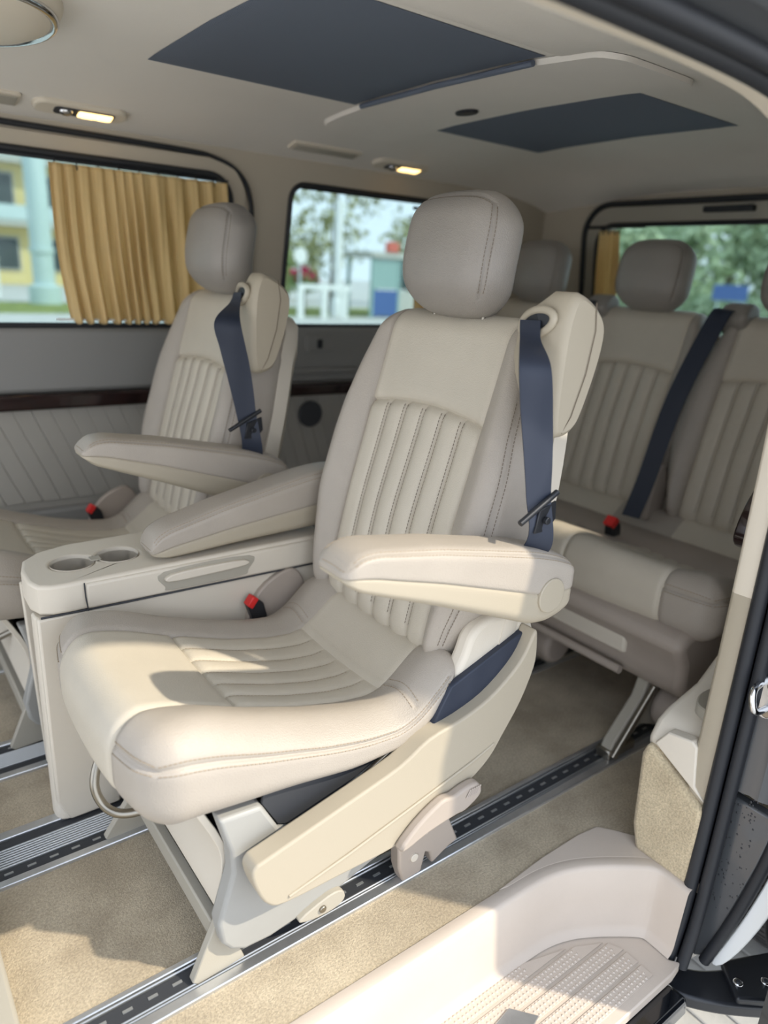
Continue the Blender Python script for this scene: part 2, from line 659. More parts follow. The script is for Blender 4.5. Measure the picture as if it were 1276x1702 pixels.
def ceil_patch(name, ranges, th, m, parent=None, drop=.0, nx=8, edge=.006):
    """panel hung under the ceiling; ranges: rows of (y, x0, x1)"""
    vs, fs = [], []
    cols = [0, .02] + [.02 + .96 * i / nx for i in range(1, nx)] + [.98, 1]
    nc = len(cols)
    R = len(ranges)
    for lay in range(2):
        for ri, (y, x0, x1) in enumerate(ranges):
            for ci, c in enumerate(cols):
                x = x0 + (x1 - x0) * c
                z = float(zc(x, y)) - drop
                if lay == 0:
                    e = th if (0 < ci < nc - 1 and 0 < ri < R - 1) else 0
                    z -= e
                else:
                    z += .004
                vs.append((x, y, z))
    for lay in range(2):
        for ri in range(R - 1):
            for ci in range(nc - 1):
                a = lay * R * nc + ri * nc + ci
                f = [a, a + 1, a + nc + 1, a + nc]
                fs.append(f if lay == 0 else f[::-1])
    return fixn(mesh(name, vs, fs, m, parent, True, 50))

def rows(y0, y1, x0, x1, r, n=16):
    out = []
    ysamp = [y0 + r * (1 - math.cos(math.pi / 2 * i / 6)) for i in range(7)] if r else [y0]
    mid = [y0 + (y1 - y0) * i / n for i in range(1, n)]
    yy = ysamp + [v for v in mid if y0 + r < v < y1 - r] + ([y1 - r * (1 - math.cos(math.pi / 2 * i / 6)) for i in range(6, -1, -1)] if r else [y1])
    for y in yy:
        d = 0
        if r:
            t = min(y - y0, y1 - y)
            if t < r:
                d = r - math.sqrt(max(0, r * r - (r - t) ** 2))
        out.append((y, x0 + d, x1 - d))
    return out

ORG[0] = Vector((0, 0, 0))
s1 = tag(ceil_patch('roof_shade', rows(1.01, 1.605, .585, 1.085, 0), .003, SHADE, None, .001), 'larger dark fabric roof shade in the front of the beige headliner', 'sunshade', 'dark roof shades')
s2 = tag(ceil_patch('roof_shade', rows(1.04, 1.665, 1.375, 1.80, 0), .003, SHADE, None, .001), 'smaller dark fabric roof shade behind the beige cross panel', 'sunshade', 'dark roof shades')
cas = empty('roof_cross_panel', (1.22, 1.31, 1.37))
tag(cas, 'beige fabric-covered cross panel between the two roof shades', 'roof panel')
ceil_patch('panel', rows(.87, 1.80, 1.092, 1.372, .06), .009, HEAD, cas, .001)
vs = []
gx, gy = 1.285, 1.43
grip = [(gx + .020 * math.cos(2 * math.pi * i / 20), gy + .034 * math.sin(2 * math.pi * i / 20)) for i in range(20)]
plate('shade_grip', grip, 2, 1.370, 1.379, BLACK, cas, .002, 1)
# lip of the front shade hanging at its rear edge
tube('shade_lip', [(1.085, 1.04, 1.374), (1.088, 1.31, 1.378), (1.085, 1.58, 1.374)], .006, SHADE, cas, 8)
# near flank panel of the headliner, seam line beside the front shade
fr_ = tag(ceil_patch('headliner_flap', rows(.64, .99, .20, 1.10, .0), .004, HEAD, None, .001), 'flat beige headliner panel above the open door beside the front roof shade', 'roof panel')

# ---- far side wall: sliding door and rear quarter
def yw(z):
    return 2.12 if z < .82 else 2.12 - (z - .82) * (.075 / .43)
def wall3(u, v, d):
    return (u, yw(v) + d, v)
W1 = rrect(-.70, .826, .968, 1.238, .07, 8)
W2 = rrect(1.165, .824, 1.90, 1.243, .045, 8)
upper = [(-1.0, .822), (2.36, .822), (2.36, 1.312), (-1.0, 1.312)]
wf = struct(holed('wall_far', upper, [W1, W2], wall3, .03, DOORTRIM))
ORG[0] = Vector((0, 0, 0))
def wpoly(name, poly, y0, y1, m, w=.004, parent=wf):
    return plate(name, poly, 1, y0, y1, m, parent, w, 2)
wpoly('upper_panel', [(-1.0, .655), (1.045, .648), (1.045, .822), (-1.0, .822)], 2.095, 2.15, DOORGREY, .012)
wpoly('upper_panel', [(1.055, .645), (2.34, .640), (2.34, .822), (1.055, .822)], 2.095, 2.15, DOORGREY, .012)
wpoly('lower_wall', [(-1.0, -.02), (2.34, -.02), (2.34, .66), (-1.0, .66)], 2.118, 2.15, DOORCLOTH, 0)
wpoly('wood_strip', [(-1.0, .607), (1.04, .604), (1.04, .645), (-1.0, .655)], 2.085, 2.12, WOOD, .008)
wpoly('wood_strip', [(1.06, .600), (2.3, .590), (2.3, .632), (1.06, .640)], 2.085, 2.12, WOOD, .008)
wpoly('shaded_sill_panel', [(-1.0, 0), (2.34, 0), (2.34, .30), (-1.0, .34)], 2.085, 2.12, DOORGREY, .01)  # lower wall panel, its grey standing in for shade at the wall's foot
for i in range(24):
    x0 = -.16 + .047 * i
    poly = [(x0, .603), (x0 + .0465, .603), (x0 + .0465 + .104, .342), (x0 + .104, .342)]
    wpoly('quilted_strip', poly, 2.111, 2.12, DOORCLOTH, .0018)
for i in range(14):
    x0 = 1.07 + .047 * i
    poly = [(x0, .598), (x0 + .046, .598), (x0 + .046 + .09, .31), (x0 + .09, .31)]
    wpoly('quilted_strip', poly, 2.111, 2.12, DOORCLOTH, .0018)
# speaker and latch on the rear quarter
sp_ = wpoly('speaker', circ(1.275, .535, .045, 28), 2.088, 2.102, DARK, .004)
lt = wpoly('latch_plate', rrect(1.25, .745, 1.36, .80, .015), 2.085, 2.097, DOORGREY, .003)
wpoly('latch_slot', rrect(1.29, .755, 1.31, .785, .006), 2.081, 2.087, BLACK, .002, lt)
wpoly('grab_ledge', [(1.10, .675), (1.45, .672), (1.45, .69), (1.10, .692)], 2.075, 2.10, DOORGREY, .005)
# door edge seal: dark line round the sliding door
seal = [(-1.0, yw(1.292) - .006, 1.300), (.3, yw(1.29) - .006, 1.292), (.80, yw(1.285) - .006, 1.288), (.92, yw(1.28) - .006, 1.278), (.99, yw(1.25) - .006, 1.25), (1.028, yw(1.2) - .006, 1.195), (1.042, yw(1.1) - .006, 1.10), (1.05, yw(.82) - .006, .82)]
tube('door_seal', smooth_path(seal, 5), .007, BLACK, wf, 8)
# raised door frame around the front window
fo = rrect(-.9, .815, 1.012, 1.278, .10, 8)
def wall_in(u, v, d):
    return (u, yw(v) - .012 + d, v)
holed('door_frame', fo, [rrect(-.705, .822, .972, 1.242, .072, 8)], wall_in, .016, DOORTRIM, wf)

def window(name, outl, f3, parent_struct=True):
    vs2, fs2 = holes(outl, [])
    n = len(vs2)
    vs = [f3(u, v, 0.012) for u, v in vs2] + [f3(u, v, 0.016) for u, v in vs2]
    fs = [list(f) for f in fs2] + [[i + n for i in f[::-1]] for f in fs2]
    o = struct(mesh(name, vs, fs, GLASS, None, False))
    ring = [f3(u, v, -.002) for u, v in outl]
    ORG[0] = Vector((0, 0, 0))
    tube('window_rubber', ring, .008, BLACK, o, 8, True)
    return o
window('window_1', W1, wall_in)
window('window_2', W2, wall3)

# ---- rear wall with tailgate window
def rear3(u, v, d):
    return (2.34 - (v - .8) * .12 + d, u, v)
W3 = rrect(.72, .86, 1.77, 1.205, .07, 8)
wr = struct(holed('wall_rear', [(.40, -.05), (2.16, -.05), (2.14, .9), (2.08, 1.31), (.52, 1.31), (.45, .9)], [W3], rear3, .03, DOORTRIM))
def rear_in(u, v, d):
    return (2.34 - (v - .8) * .12 - .03 + d, u, v)
window('window_3', W3, rear_in)
ORG[0] = Vector((0, 0, 0))
holed('tailgate_frame', rrect(.70, .82, 1.815, 1.262, .10, 8), [rrect(.715, .855, 1.775, 1.21, .072, 8)], rear_in, .03, PL_GREYBEIGE, wr)
tube('tailgate_seal', [rear_in(u, v, -.004) for u, v in rrect(.69, .80, 1.825, 1.272, .11, 8)], .010, BLACK, wr, 8, True)
box('tailgate_handle', (2.235, 1.20, 1.235), (2.29, 1.36, 1.252), BLACK, wr, .004, 2)

# ---- near side: door opening edge (path of the opening's upper and rear border in x,z)
PATH = [(-.9, 1.222), (-.3, 1.224), (.3, 1.223), (.6, 1.221), (.78, 1.216), (.88, 1.204), (.96, 1.178), (1.02, 1.130), (1.058, 1.06), (1.075, .96), (1.082, .82), (1.085, .65), (1.085, .45), (1.083, .25), (1.080, .08), (1.072, -.06), (1.055, -.15)]
path = smooth_path(PATH, 6)
def outward(i):
    a = Vector(path[max(i - 1, 0)]); b = Vector(path[min(i + 1, len(path) - 1)])
    t = (b - a).normalized()
    return Vector((-t.y, t.x))        # up at the top edge, rearward at the rear edge
def sweep(name, prof, m, parent=None, i0=0, i1=None, ang=50, closed=True):
    """prof: (y, outward offset) cross-section swept along the opening"""
    i1 = len(path) if i1 is None else i1
    vs, fs = [], []
    K = len(prof)
    for i in range(i0, i1):
        o = outward(i)
        for y, d in prof:
            vs.append((path[i][0] + o.x * d, y, path[i][1] + o.y * d))
    for i in range(i1 - i0 - 1):
        for j in range(K if closed else K - 1):
            fs.append([i * K + j, i * K + (j + 1) % K, (i + 1) * K + (j + 1) % K, (i + 1) * K + j])
    if closed:
        fs.append(list(range(K)))
        fs.append([(i1 - i0 - 1) * K + j for j in range(K)][::-1])
    return fixn(mesh(name, vs, fs, m, parent, True, ang))
itop = next(i for i, p_ in enumerate(path) if p_[1] < 1.17 and p_[0] > .9)
iarch = next(i for i, p_ in enumerate(path) if p_[1] < .21 and p_[0] > 1)
icut = next(i for i, p_ in enumerate(path) if p_[1] < .57 and p_[0] > 1)
ilow = next(i for i, p_ in enumerate(path) if p_[1] < .17 and p_[0] > 1)
wn_ = struct(empty('wall_near', (0, 0, 0)))
ORG[0] = Vector((0, 0, 0))
sweep('pillar_trim', [(.458, .006), (.462, -.002), (.488, -.004), (.494, .000), (.498, .022), (.498, .05), (.46, .05)], HEADT, wn_, 0, itop + 1)
sweep('pillar_trim', [(.458, .006), (.462, -.002), (.488, -.004), (.494, .000), (.498, .03), (.498, .05), (.46, .05)], HEADT, wn_, itop, icut + 1)
sweep('pillar_trim', [(.458, .006), (.462, -.002), (.488, -.004), (.494, .000), (.498, .03), (.498, .05), (.46, .05)], PL_BEIGE, wn_, icut, ilow + 1)
sweep('door_frame', [(.425, .012), (.46, .012), (.46, .06), (.425, .06)], PAINT2, wn_)
# the painted door shut: steps outwards from the seals to the body skin
sweep('body_shut', [(.428, .004), (.400, .012), (.385, .010), (.372, .016), (.345, .05), (.318, .065), (.310, .075), (.310, .11), (.43, .08)], PAINT, wn_, 0, iarch, 30)
plate('body_corner', [(.432, .20), (.350, .20), (.362, .10), (.380, 0), (.396, -.09), (.408, -.14), (.432, -.16)], 0, 1.098, 1.12, PAINT, wn_, .004, 2)
tube('arch_lip', smooth_path([(1.104, .343, .22), (1.102, .352, .12), (1.10, .372, 0), (1.098, .392, -.09), (1.095, .405, -.145)], 5), .010, BLACK, wn_, 10)
plate('arch_skin', smooth_poly([(.336, .20), (.344, .10), (.364, -.01), (.386, -.10), (.398, -.150), (.380, -.140), (.350, -.06), (.322, .06), (.312, .20)], 3), 0, 1.108, 1.118, WHITE, wn_, .003, 2)
sweep('shut_edge', [(.345, .036), (.338, .046), (.330, .052), (.326, .046), (.334, .036)], BLACK, wn_, 0, iarch, 60)
seal_o = empty('door_opening_seal', (1.08, .44, 0))
tag(seal_o, 'black double rubber seal running round the sliding door opening', 'door seal')
def seal_tube(nm, y, d, r):
    pts = [(path[i][0] + outward(i).x * d, y, path[i][1] + outward(i).y * d) for i in range(len(path))]
    tube(nm, pts, r, BLACK, seal_o, 10)
seal_tube('seal_bulb', .448, -.004, .0115)
seal_tube('seal_bulb', .424, -.001, .0105)
# quarter panel behind the opening: inner trim and outer skin
ORG[0] = Vector((0, 0, 0))
plate('inner_panel', [(1.135, 0), (2.34, 0), (2.34, .84), (1.135, .84)], 1, .465, .505, PL_BEIGE, wn_, .004, 2)
plate('outer_skin', [(1.15, -.10), (1.30, -.12), (1.36, .02), (1.5, .14), (1.75, .18), (2.0, .14), (2.15, 0), (2.2, -.2), (2.42, -.2), (2.42, .84), (1.16, .84)], 1, .30, .315, PAINT2, wn_, .003, 2)
plate('quarter_header', [(1.11, 1.22), (2.34, 1.20), (2.34, 1.32), (1.02, 1.32)], 1, .49, .53, HEADT, wn_, .004, 2)
plate('rear_post', [(2.05, .84), (2.34, .84), (2.34, 1.25), (2.10, 1.25)], 1, .40, .53, HEADT, wn_, .004, 2)
R_ = random.Random(3)
vs, fs = [], []
for _ in range(170):
    y_ = R_.uniform(.376, .424); z_ = R_.uniform(-.03, .55); r_ = R_.uniform(.0008, .0022)
    if z_ > .2 and y_ > .399:
        y_ = R_.uniform(.376, .398)
    o = len(vs)
    x_ = 1.0975
    for a in range(6):
        vs.append((x_ + .0006, y_ + r_ * math.cos(a * math.pi / 3), z_ + 1.3 * r_ * math.sin(a * math.pi / 3)))
    vs.append((x_ - .6 * r_, y_, z_))
    fs += [[o + a, o + (a + 1) % 6, o + 6] for a in range(6)]
tag(fixn(mesh('rain_drops', vs, fs, BUCKLE, wn_, True)), kind='stuff')
plate('sill', [(-1.0, -.162), (1.02, -.162), (1.03, -.205), (-1.0, -.205)], 1, .385, .43, PAINT2, wn_, .01, 3)
plate('under_floor', [(-1.0, -.17), (1.10, -.17), (1.10, -.21), (-1.0, -.21)], 1, .46, 2.15, DARK, wn_, 0)
plate('front_door', [(-1.0, -.2), (-.42, -.2), (-.42, .80), (-1.0, .80)], 1, .30, .42, PAINT2, wn_, .01, 2)
plate('front_pillar', [(-.50, .80), (-.42, .80), (-.42, 1.25), (-.50, 1.25)], 1, .38, .48, PAINT2, wn_, .01, 2)
# the sliding door, out of view, pushed back and lengthened to block the sun
sd = empty('sliding_door', (1.55, .25, .5))
tag(sd, 'unseen black sliding door pushed open along the outside rear of the van', 'door')
holed('door_skin', [(1.045, -.16), (2.10, -.16), (2.20, .82), (2.14, 1.22), (1.10, 1.24), (1.05, .80)], [rrect(1.12, .80, 1.92, 1.18, .06, 6)], lambda u, v, d: (u, .235 + d + max(0, v - .8) * .12, v), .05, PAINT2, sd)
plate('door_pane', rrect(1.11, .79, 1.93, 1.19, .06, 6), 1, .275, .28, GLASSD, sd, 0)
plate('door_handle', rrect(1.12, .62, 1.30, .655, .016, 5), 1, .212, .236, PAINT2, sd, .006, 2)
ORG[0] = Vector((0, 0, 0))
# side bin: carpeted corner, plastic shoulder with cup pocket and power socket
cb = plate('carpet_corner', [(.452, 0), (.560, 0), (.574, .05), (.582, .20), (.574, .226), (.452, .158)], 0, 1.066, 1.45, CARPET_L, wn_, .010, 3, 50)
plate('corner_panel', [(.455, .166), (.566, .228), (.545, .262), (.500, .270), (.490, .262), (.480, .19)], 0, 1.076, 1.10, PL_SAND, wn_, .003, 2)
sb = plate('side_shoulder', [(1.080, .228), (1.10, .262), (1.13, .278), (1.22, .300), (1.30, .360), (1.38, .43), (1.6, .44), (1.6, .20), (1.09, .20)], 1, .485, .584, PL_SAND, wn_, .012, 4, 50)
plate('cup_pocket', smooth_poly([(1.135, .500), (1.17, .496), (1.215, .498), (1.22, .545), (1.18, .552), (1.14, .535)], 4), 2, .281, .303, PL_GREYBEIGE, sb, .002, 1)
soc = plate('power_socket', smooth_poly([(1.245, .520), (1.26, .507), (1.285, .515), (1.29, .550), (1.272, .563), (1.25, .550)], 4), 2, .325, .347, BUCKLE, sb, .003, 2)
plate('side_cushion', [(1.22, .45), (1.24, .42), (1.5, .46), (1.5, .68), (1.30, .66)], 1, .50, .56, PL_SAND, wn_, .015, 4, 50)
plate('wood_grip', smooth_poly([(1.20, .60), (1.22, .655), (1.255, .69), (1.285, .685), (1.26, .62), (1.225, .58)], 4), 1, .53, .566, WOOD, wn_, .006, 3)
# lettering on the socket cap
fc = bpy.data.curves.new('socket_print', 'FONT')
fc.body = '12V'
fc.size = .020
fc.align_x = 'CENTER'
fo_ = bpy.data.objects.new('tmp', fc)
COL.objects.link(fo_)
bpy.context.view_layer.update()
me = bpy.data.meshes.new_from_object(fo_.evaluated_get(bpy.context.evaluated_depsgraph_get()))
bpy.data.objects.remove(fo_, do_unlink=True)
me.materials.clear(); me.materials.append(WHITE)
to = bpy.data.objects.new('socket_print', me)
link(to, soc)
to.location = (1.27, .535, .3478)
to.rotation_euler = (0, 0, math.radians(-60))
# ================================================================== seats
def sstep(t):
    t = np.clip(t, 0, 1)
    return t * t * (3 - 2 * t)

# ---- seat cushion
CX = [.18, .20, .23, .27, .32, .385, .48, .56, .62, .655, .69, .72, .76]
CT = [.430, .440, .450, .447, .432, .405, .372, .352, .345, .356, .385, .410, .425]
CBX = [.18, .236, .28, .34, .43, .53, .615, .668, .70, .76]
CB = [.312, .308, .308, .302, .297, .285, .291, .313, .340, .370]

def make_cushion(hy, yc, seats, root, name='cushion'):
    """seats: centres (raw y) of the fluted inserts"""
    hx, hz, r = .272, .065, .05
    IX0, IX1, IW = -.087, .168, .125
    SZ = .034
    ysm = []
    for c in seats:
        ysm += [c - IW + 2 * IW * i / 6 for i in range(7)]
    front_w = max(abs(c) for c in seats) + IW
    def disp(P):
        x, y, z = P[:, 0], P[:, 1], P[:, 2]
        top = z > hz - 1e-6
        fr = x < -hx + 1e-6
        d = np.zeros(len(P))
        for c in seats:
            ins = top & (np.abs(y - c) <= IW + 1e-6) & (x >= IX0 - 1e-6) & (x <= IX1 + 1e-6)
            f = (y - c + IW) / (2 * IW) * 6
            fr_ = f - np.floor(f)
            end = sstep((x - IX0) / .02) * sstep((IX1 - x) / .02)
            d += np.where(ins, .0055 * (1 - np.abs(2 * fr_ - 1) ** 2.6) * end - .002, 0)
            for i in range(1, 6):
                d += np.where(ins, groove(y - (c - IW + 2 * IW * i / 6), .003, .0028), 0)
            for e in (c - IW, c + IW):
                d += np.where(top | fr, groove(y - e, .0055, .004), 0)
            nearc = np.abs(y - c) <= IW + 1e-6
            d += np.where(top & nearc, groove(x - IX0, .006, .0035) + groove(x - IX1, .006, .005), 0)
        edge = np.where((np.abs(y) > front_w - 1e-6) & (x < .25), np.minimum(hy - np.abs(y), x + hx) + np.abs(z - SZ), 1.0)
        d += groove(edge, .0050, .0038)
        xs_ = top & (np.abs(y) > IW) & (np.abs(y) > front_w - 1e-6)
        d += np.where(xs_, groove(x - IX1 - .012, .004, .0035), 0)
        return d
    def deform(Q, P):
        x = .472 + Q[:, 0]
        y = Q[:, 1]
        fw = sstep((.36 - x) / .16)
        x = x + fw * .030 * np.clip(np.abs(y) / hy, 0, 1) ** 2.6
        T = np.interp(x, CX, CT); B = np.interp(x, CBX, CB)
        # smooth the tables
        T = (T + np.interp(x - .012, CX, CT) + np.interp(x + .012, CX, CT)) / 3
        B = (B + np.interp(x - .015, CBX, CB) + np.interp(x + .015, CBX, CB)) / 3
        f = (Q[:, 2] + hz) / (2 * hz)
        cr = np.exp(-((hy - np.abs(y) - .058) / .035) ** 2) * .013
        dip = np.zeros(len(x))
        for c in seats:
            dip -= .006 * np.exp(-((y - c) / .11) ** 2)
        z = B + f * (T - B) + np.clip(f, 0, 1) ** 2 * (cr + dip) * sstep((x - .22) / .1)
        rear = sstep((x - .60) / .12)
        z = z + rear * f * .012 * np.clip(np.abs(y) / hy, 0, 1) ** 3
        return np.stack([x, yc + y, z], 1)
    pad = Pad((hx, hy, hz), r, ticks(hx, r, [IX0, IX1, IX1 + .012], .009), ticks(hy, r, ysm, .009), ticks(hz, r, [SZ], .01), disp, deform)
    def panel(C):
        x, y, z, ax, sg = C.T
        ids = np.zeros(len(C), int)
        top = (ax == 2) & (sg > 0)
        ids[(np.abs(y) < front_w) & ((top & (x < IX0)) | ((ax == 0) & (sg < 0)))] = 1
        for k, c in enumerate(seats):
            m = np.abs(y - c) < IW
            ids[top & m & (x > IX1)] = 2 + k
            ins = top & m & (x > IX0) & (x < IX1)
            fl = np.floor((y - c + IW) / (2 * IW) * 6).astype(int)
            ids[ins] = 100 + 10 * k + fl[ins]
        return ids
    res = pad.build(panel)
    main = mesh(name, *res[0], LE_TAUPE, root)
    for k in sorted(res):
        if k == 0:
            continue
        nm = 'front_panel' if k == 1 else ('flute' if k >= 100 else 'rear_panel')
        mesh(nm, *res[k], LE_TAN, main)
    paths = []
    e = .008
    for sy in (-1, 1):
        for zz in (SZ + .0085, SZ - .0085):
            paths.append([(-hx, sy * (front_w + .008), zz), (-hx, sy * (hy - .002), zz)])
            paths.append([(-hx + .002, sy * hy, zz), (hx - .03, sy * hy, zz)])
        for dx in (.006, .018):
            paths.append([(IX1 + dx, sy * (front_w + .006), hz), (IX1 + dx, sy * (hy - .004), hz)])
    for c in seats:
        for i in range(1, 6):
            yy = c - IW + 2 * IW * i / 6
            paths.append([(IX0 + .006, yy - .0045, hz), (IX1 - .006, yy - .0045, hz)])
    v, f = stitches(pad, paths)
    tag(mesh('stitching', v, f, THREAD, main, False), kind='stuff')
    return main

# ---- backrest
def make_backrest(root, yc=.958):
    hx, hy, hz, r = .055, .245, .297, .05
    IW, ZA = .15, .113
    ysm = [-IW + 2 * IW * i / 6 for i in range(7)]
    up = np.array([.2516, 0, .9678]); bk = np.array([.9678, 0, -.2516])
    def disp(P):
        x, y, z = P[:, 0], P[:, 1], P[:, 2]
        fr = x < -hx + 1e-6
        topf = z > hz - 1e-6
        d = np.zeros(len(P))
        ins = fr & (np.abs(y) <= IW + 1e-6) & (z <= ZA + 1e-6)
        f = (y + IW) / (2 * IW) * 6
        q = f - np.floor(f)
        end = sstep((ZA - z) / .02)
        d += np.where(ins, .0065 * (1 - np.abs(2 * q - 1) ** 2.6) * end - .002, 0)
        for i in range(1, 6):
            d += np.where(ins, groove(y - (-IW + 2 * IW * i / 6), .0035, .003), 0)
        for s in (-1, 1):
            d += np.where(fr | topf, groove(y - s * IW, .006, .0045), 0)
        d += np.where(fr & (np.abs(y) <= IW + 1e-6), groove(z - ZA, .006, .0045), 0)
        edge = np.where(z < hz - .03, (hy - np.abs(y)) + (x + hx), 1.0)
        d += groove(edge, .003, .0035)
        return d
    def deform(Q, P):
        w = Q[:, 2] + hz
        u = Q[:, 1]
        hw = np.interp(w, [-.01, .05, .1, .22, .33, .45, .53, .57, .60], [.182, .200, .216, .246, .243, .222, .200, .188, .176])
        hw = (hw + np.interp(w - .02, [-.01, .05, .1, .22, .33, .45, .53, .57, .60], [.182, .200, .216, .246, .243, .222, .200, .188, .176])) / 2
        a = np.abs(u)
        k = (hw - IW) / (hy - IW)
        y = np.sign(u) * (np.minimum(a, IW) + np.clip(a - IW, 0, None) * k)
        front = np.clip(-Q[:, 0] / hx, 0, 1)
        wp = np.interp(w, [0, .08, .2, .4, .5, .594], [.35, .8, 1, .85, .45, .1])
        b = .036 * sstep((a - .125) / .08) * wp
        lum = .010 * np.exp(-((w - .22) / .13) ** 2) * np.exp(-(u / .14) ** 2)
        d = Q[:, 0] + hx - front * (b + lum)
        arch = .018 * (1 - np.clip(np.abs(u) / IW, 0, 1) ** 2) - .004
        w = w + arch * np.exp(-((w - .41) / .07) ** 2) * front
        topround = .02 * np.clip((np.abs(u) - .11) / .13, 0, 1) ** 2 * sstep((w - .45) / .14)
        w = w - topround
        pos = np.array([.712, 0, .38]) + w[:, None] * up + d[:, None] * bk
        pos[:, 1] = yc + y
        return pos
    pad = Pad((hx, hy, hz), r, ticks(hx, r, [], .01), ticks(hy, r, ysm, .01), ticks(hz, r, [ZA], .012), disp, deform)
    def panel(C):
        x, y, z, ax, sg = C.T
        ids = np.zeros(len(C), int)
        fr = (ax == 0) & (sg < 0)
        m = np.abs(y) < IW
        ids[m & ((fr & (z > ZA)) | ((ax == 2) & (sg > 0)))] = 1
        ins = fr & m & (z < ZA)
        ids[ins] = 10 + np.floor((y[ins] + IW) / (2 * IW) * 6).astype(int)
        return ids
    res = pad.build(panel)
    main = mesh('backrest', *res[0], LE_TAUPE, root)
    for k in sorted(res):
        if k:
            mesh('upper_panel' if k == 1 else 'flute', *res[k], LE_TAN, main)
    paths = []
    for i in range(1, 6):
        yy = -IW + 2 * IW * i / 6
        for dd in (-.0045, .0045):
            paths.append([(-hx, yy + dd, -hz + .05), (-hx, yy + dd, ZA - .006)])
    for s in (-1, 1):
        paths.append([(-hx + .0, s * (hy - .008), -hz + .05), (-hx, s * (hy - .008), .17)])
        paths.append([(-hx + .008, s * hy, -hz + .05), (-hx + .008, s * hy, .17)])
    v, f = stitches(pad, paths)
    tag(mesh('stitching', v, f, THREAD_D, main, False), kind='stuff')
    # hard back shell behind the upholstery
    out = [(.19, 0), (.235, .15), (.24, .30), (.215, .46), (.17, .56)]
    outl = [(u, w) for u, w in out] + [(-u, w) for u, w in reversed(out)]
    outl = smooth_poly(outl, 4)
    vs = []
    n = len(outl)
    for dd, sc in ((.085, 1.0), (.118, 1.0), (.135, .93)):
        for u, w in outl:
            p = np.array([.712, 0, .38]) + (w * sc + .02 * (1 - sc)) * up + dd * bk
            vs.append((p[0], yc + u * sc, p[2]))
    fs = [list(range(n))[::-1], [2 * n + i for i in range(n)]]
    for L in range(2):
        fs += [[L * n + i, L * n + (i + 1) % n, (L + 1) * n + (i + 1) % n, (L + 1) * n + i] for i in range(n)]
    fixn(mesh('back_shell', vs, fs, PL_SAND, main, True, 45))
    return main

# ---- headrest
def make_headrest(root, yc=.955, xc=.868, zc=1.038, m=None):
    h = (.054, .119, .100)
    r = .052
    ta = math.radians(10)
    def disp(P):
        x, y, z = P[:, 0], P[:, 1], P[:, 2]
        fr = x < -h[0] + .03
        # seam loop just inside the front perimeter
        e = np.minimum(h[1] - np.abs(y), h[2] - z) + (x + h[0])
        d = np.where(fr, groove(e - .002, .0035, .004), 0)
        return d
    def deform(Q, P):
        x, y, z = Q.T
        fz = np.clip(z / h[2], -1, 1); fy = np.clip(y / h[1], -1, 1)
        yk = 1 - np.where(fz > 0, .15, .17) * np.abs(fz) ** 2.6
        zk = 1 - .13 * np.abs(fy) ** 2.6
        xx = x * (1 - .16 * np.abs(fy) ** 2) - .010 * (1 - fy ** 2) * (1 - fz ** 2) + .018 * fz * fz * (fz < 0)
        y2 = y * yk; z2 = z * zk
        X = xx * math.cos(ta) + z2 * math.sin(ta)
        Z = -xx * math.sin(ta) + z2 * math.cos(ta)
        return np.stack([xc + X, yc + y2, zc + Z], 1)
    pad = Pad(h, r, ticks(h[0], r, [], .006, 10), ticks(h[1], r, [], .006, 10), ticks(h[2], r, [], .006, 10), disp, deform)
    def panel(C):
        ids = np.ones(len(C), int)
        ids[(C[:, 3] == 0) & (C[:, 4] < 0)] = 0
        return ids
    res = pad.build(panel)
    main = mesh('headrest', *res[0], m or LE_GREY, root)
    mesh('side_panel', *res[1], m or LE_GREY, main)
    for s in (-1, 1):
        tube('post', [(xc + .010, yc + s * .062, zc - .16), (xc + .005, yc + s * .062, zc - .05)], .0042, STEEL, main)
    paths = []
    for e1, e2 in ((.009, 0), (0, .008)):
        lp = [(-h[0] + e2, -h[1] + e1, -h[2] + .02), (-h[0] + e2, -h[1] + e1, h[2] - e1 - .004), (-h[0] + e2, h[1] - e1, h[2] - e1 - .004), (-h[0] + e2, h[1] - e1, -h[2] + .02)]
        if e1 == 0:
            lp1 = [(-h[0] + e2, -h[1], -h[2] + .02), (-h[0] + e2, -h[1], h[2] - .006)]
            lp2 = [(-h[0] + e2, h[1], -h[2] + .02), (-h[0] + e2, h[1], h[2] - .006)]
            paths += [lp1, lp2]
        else:
            paths.append(lp)
    v, f = stitches(pad, paths, r=.0007)
    tag(mesh('stitching', v, f, THREAD_D, main, False), kind='stuff')
    return main

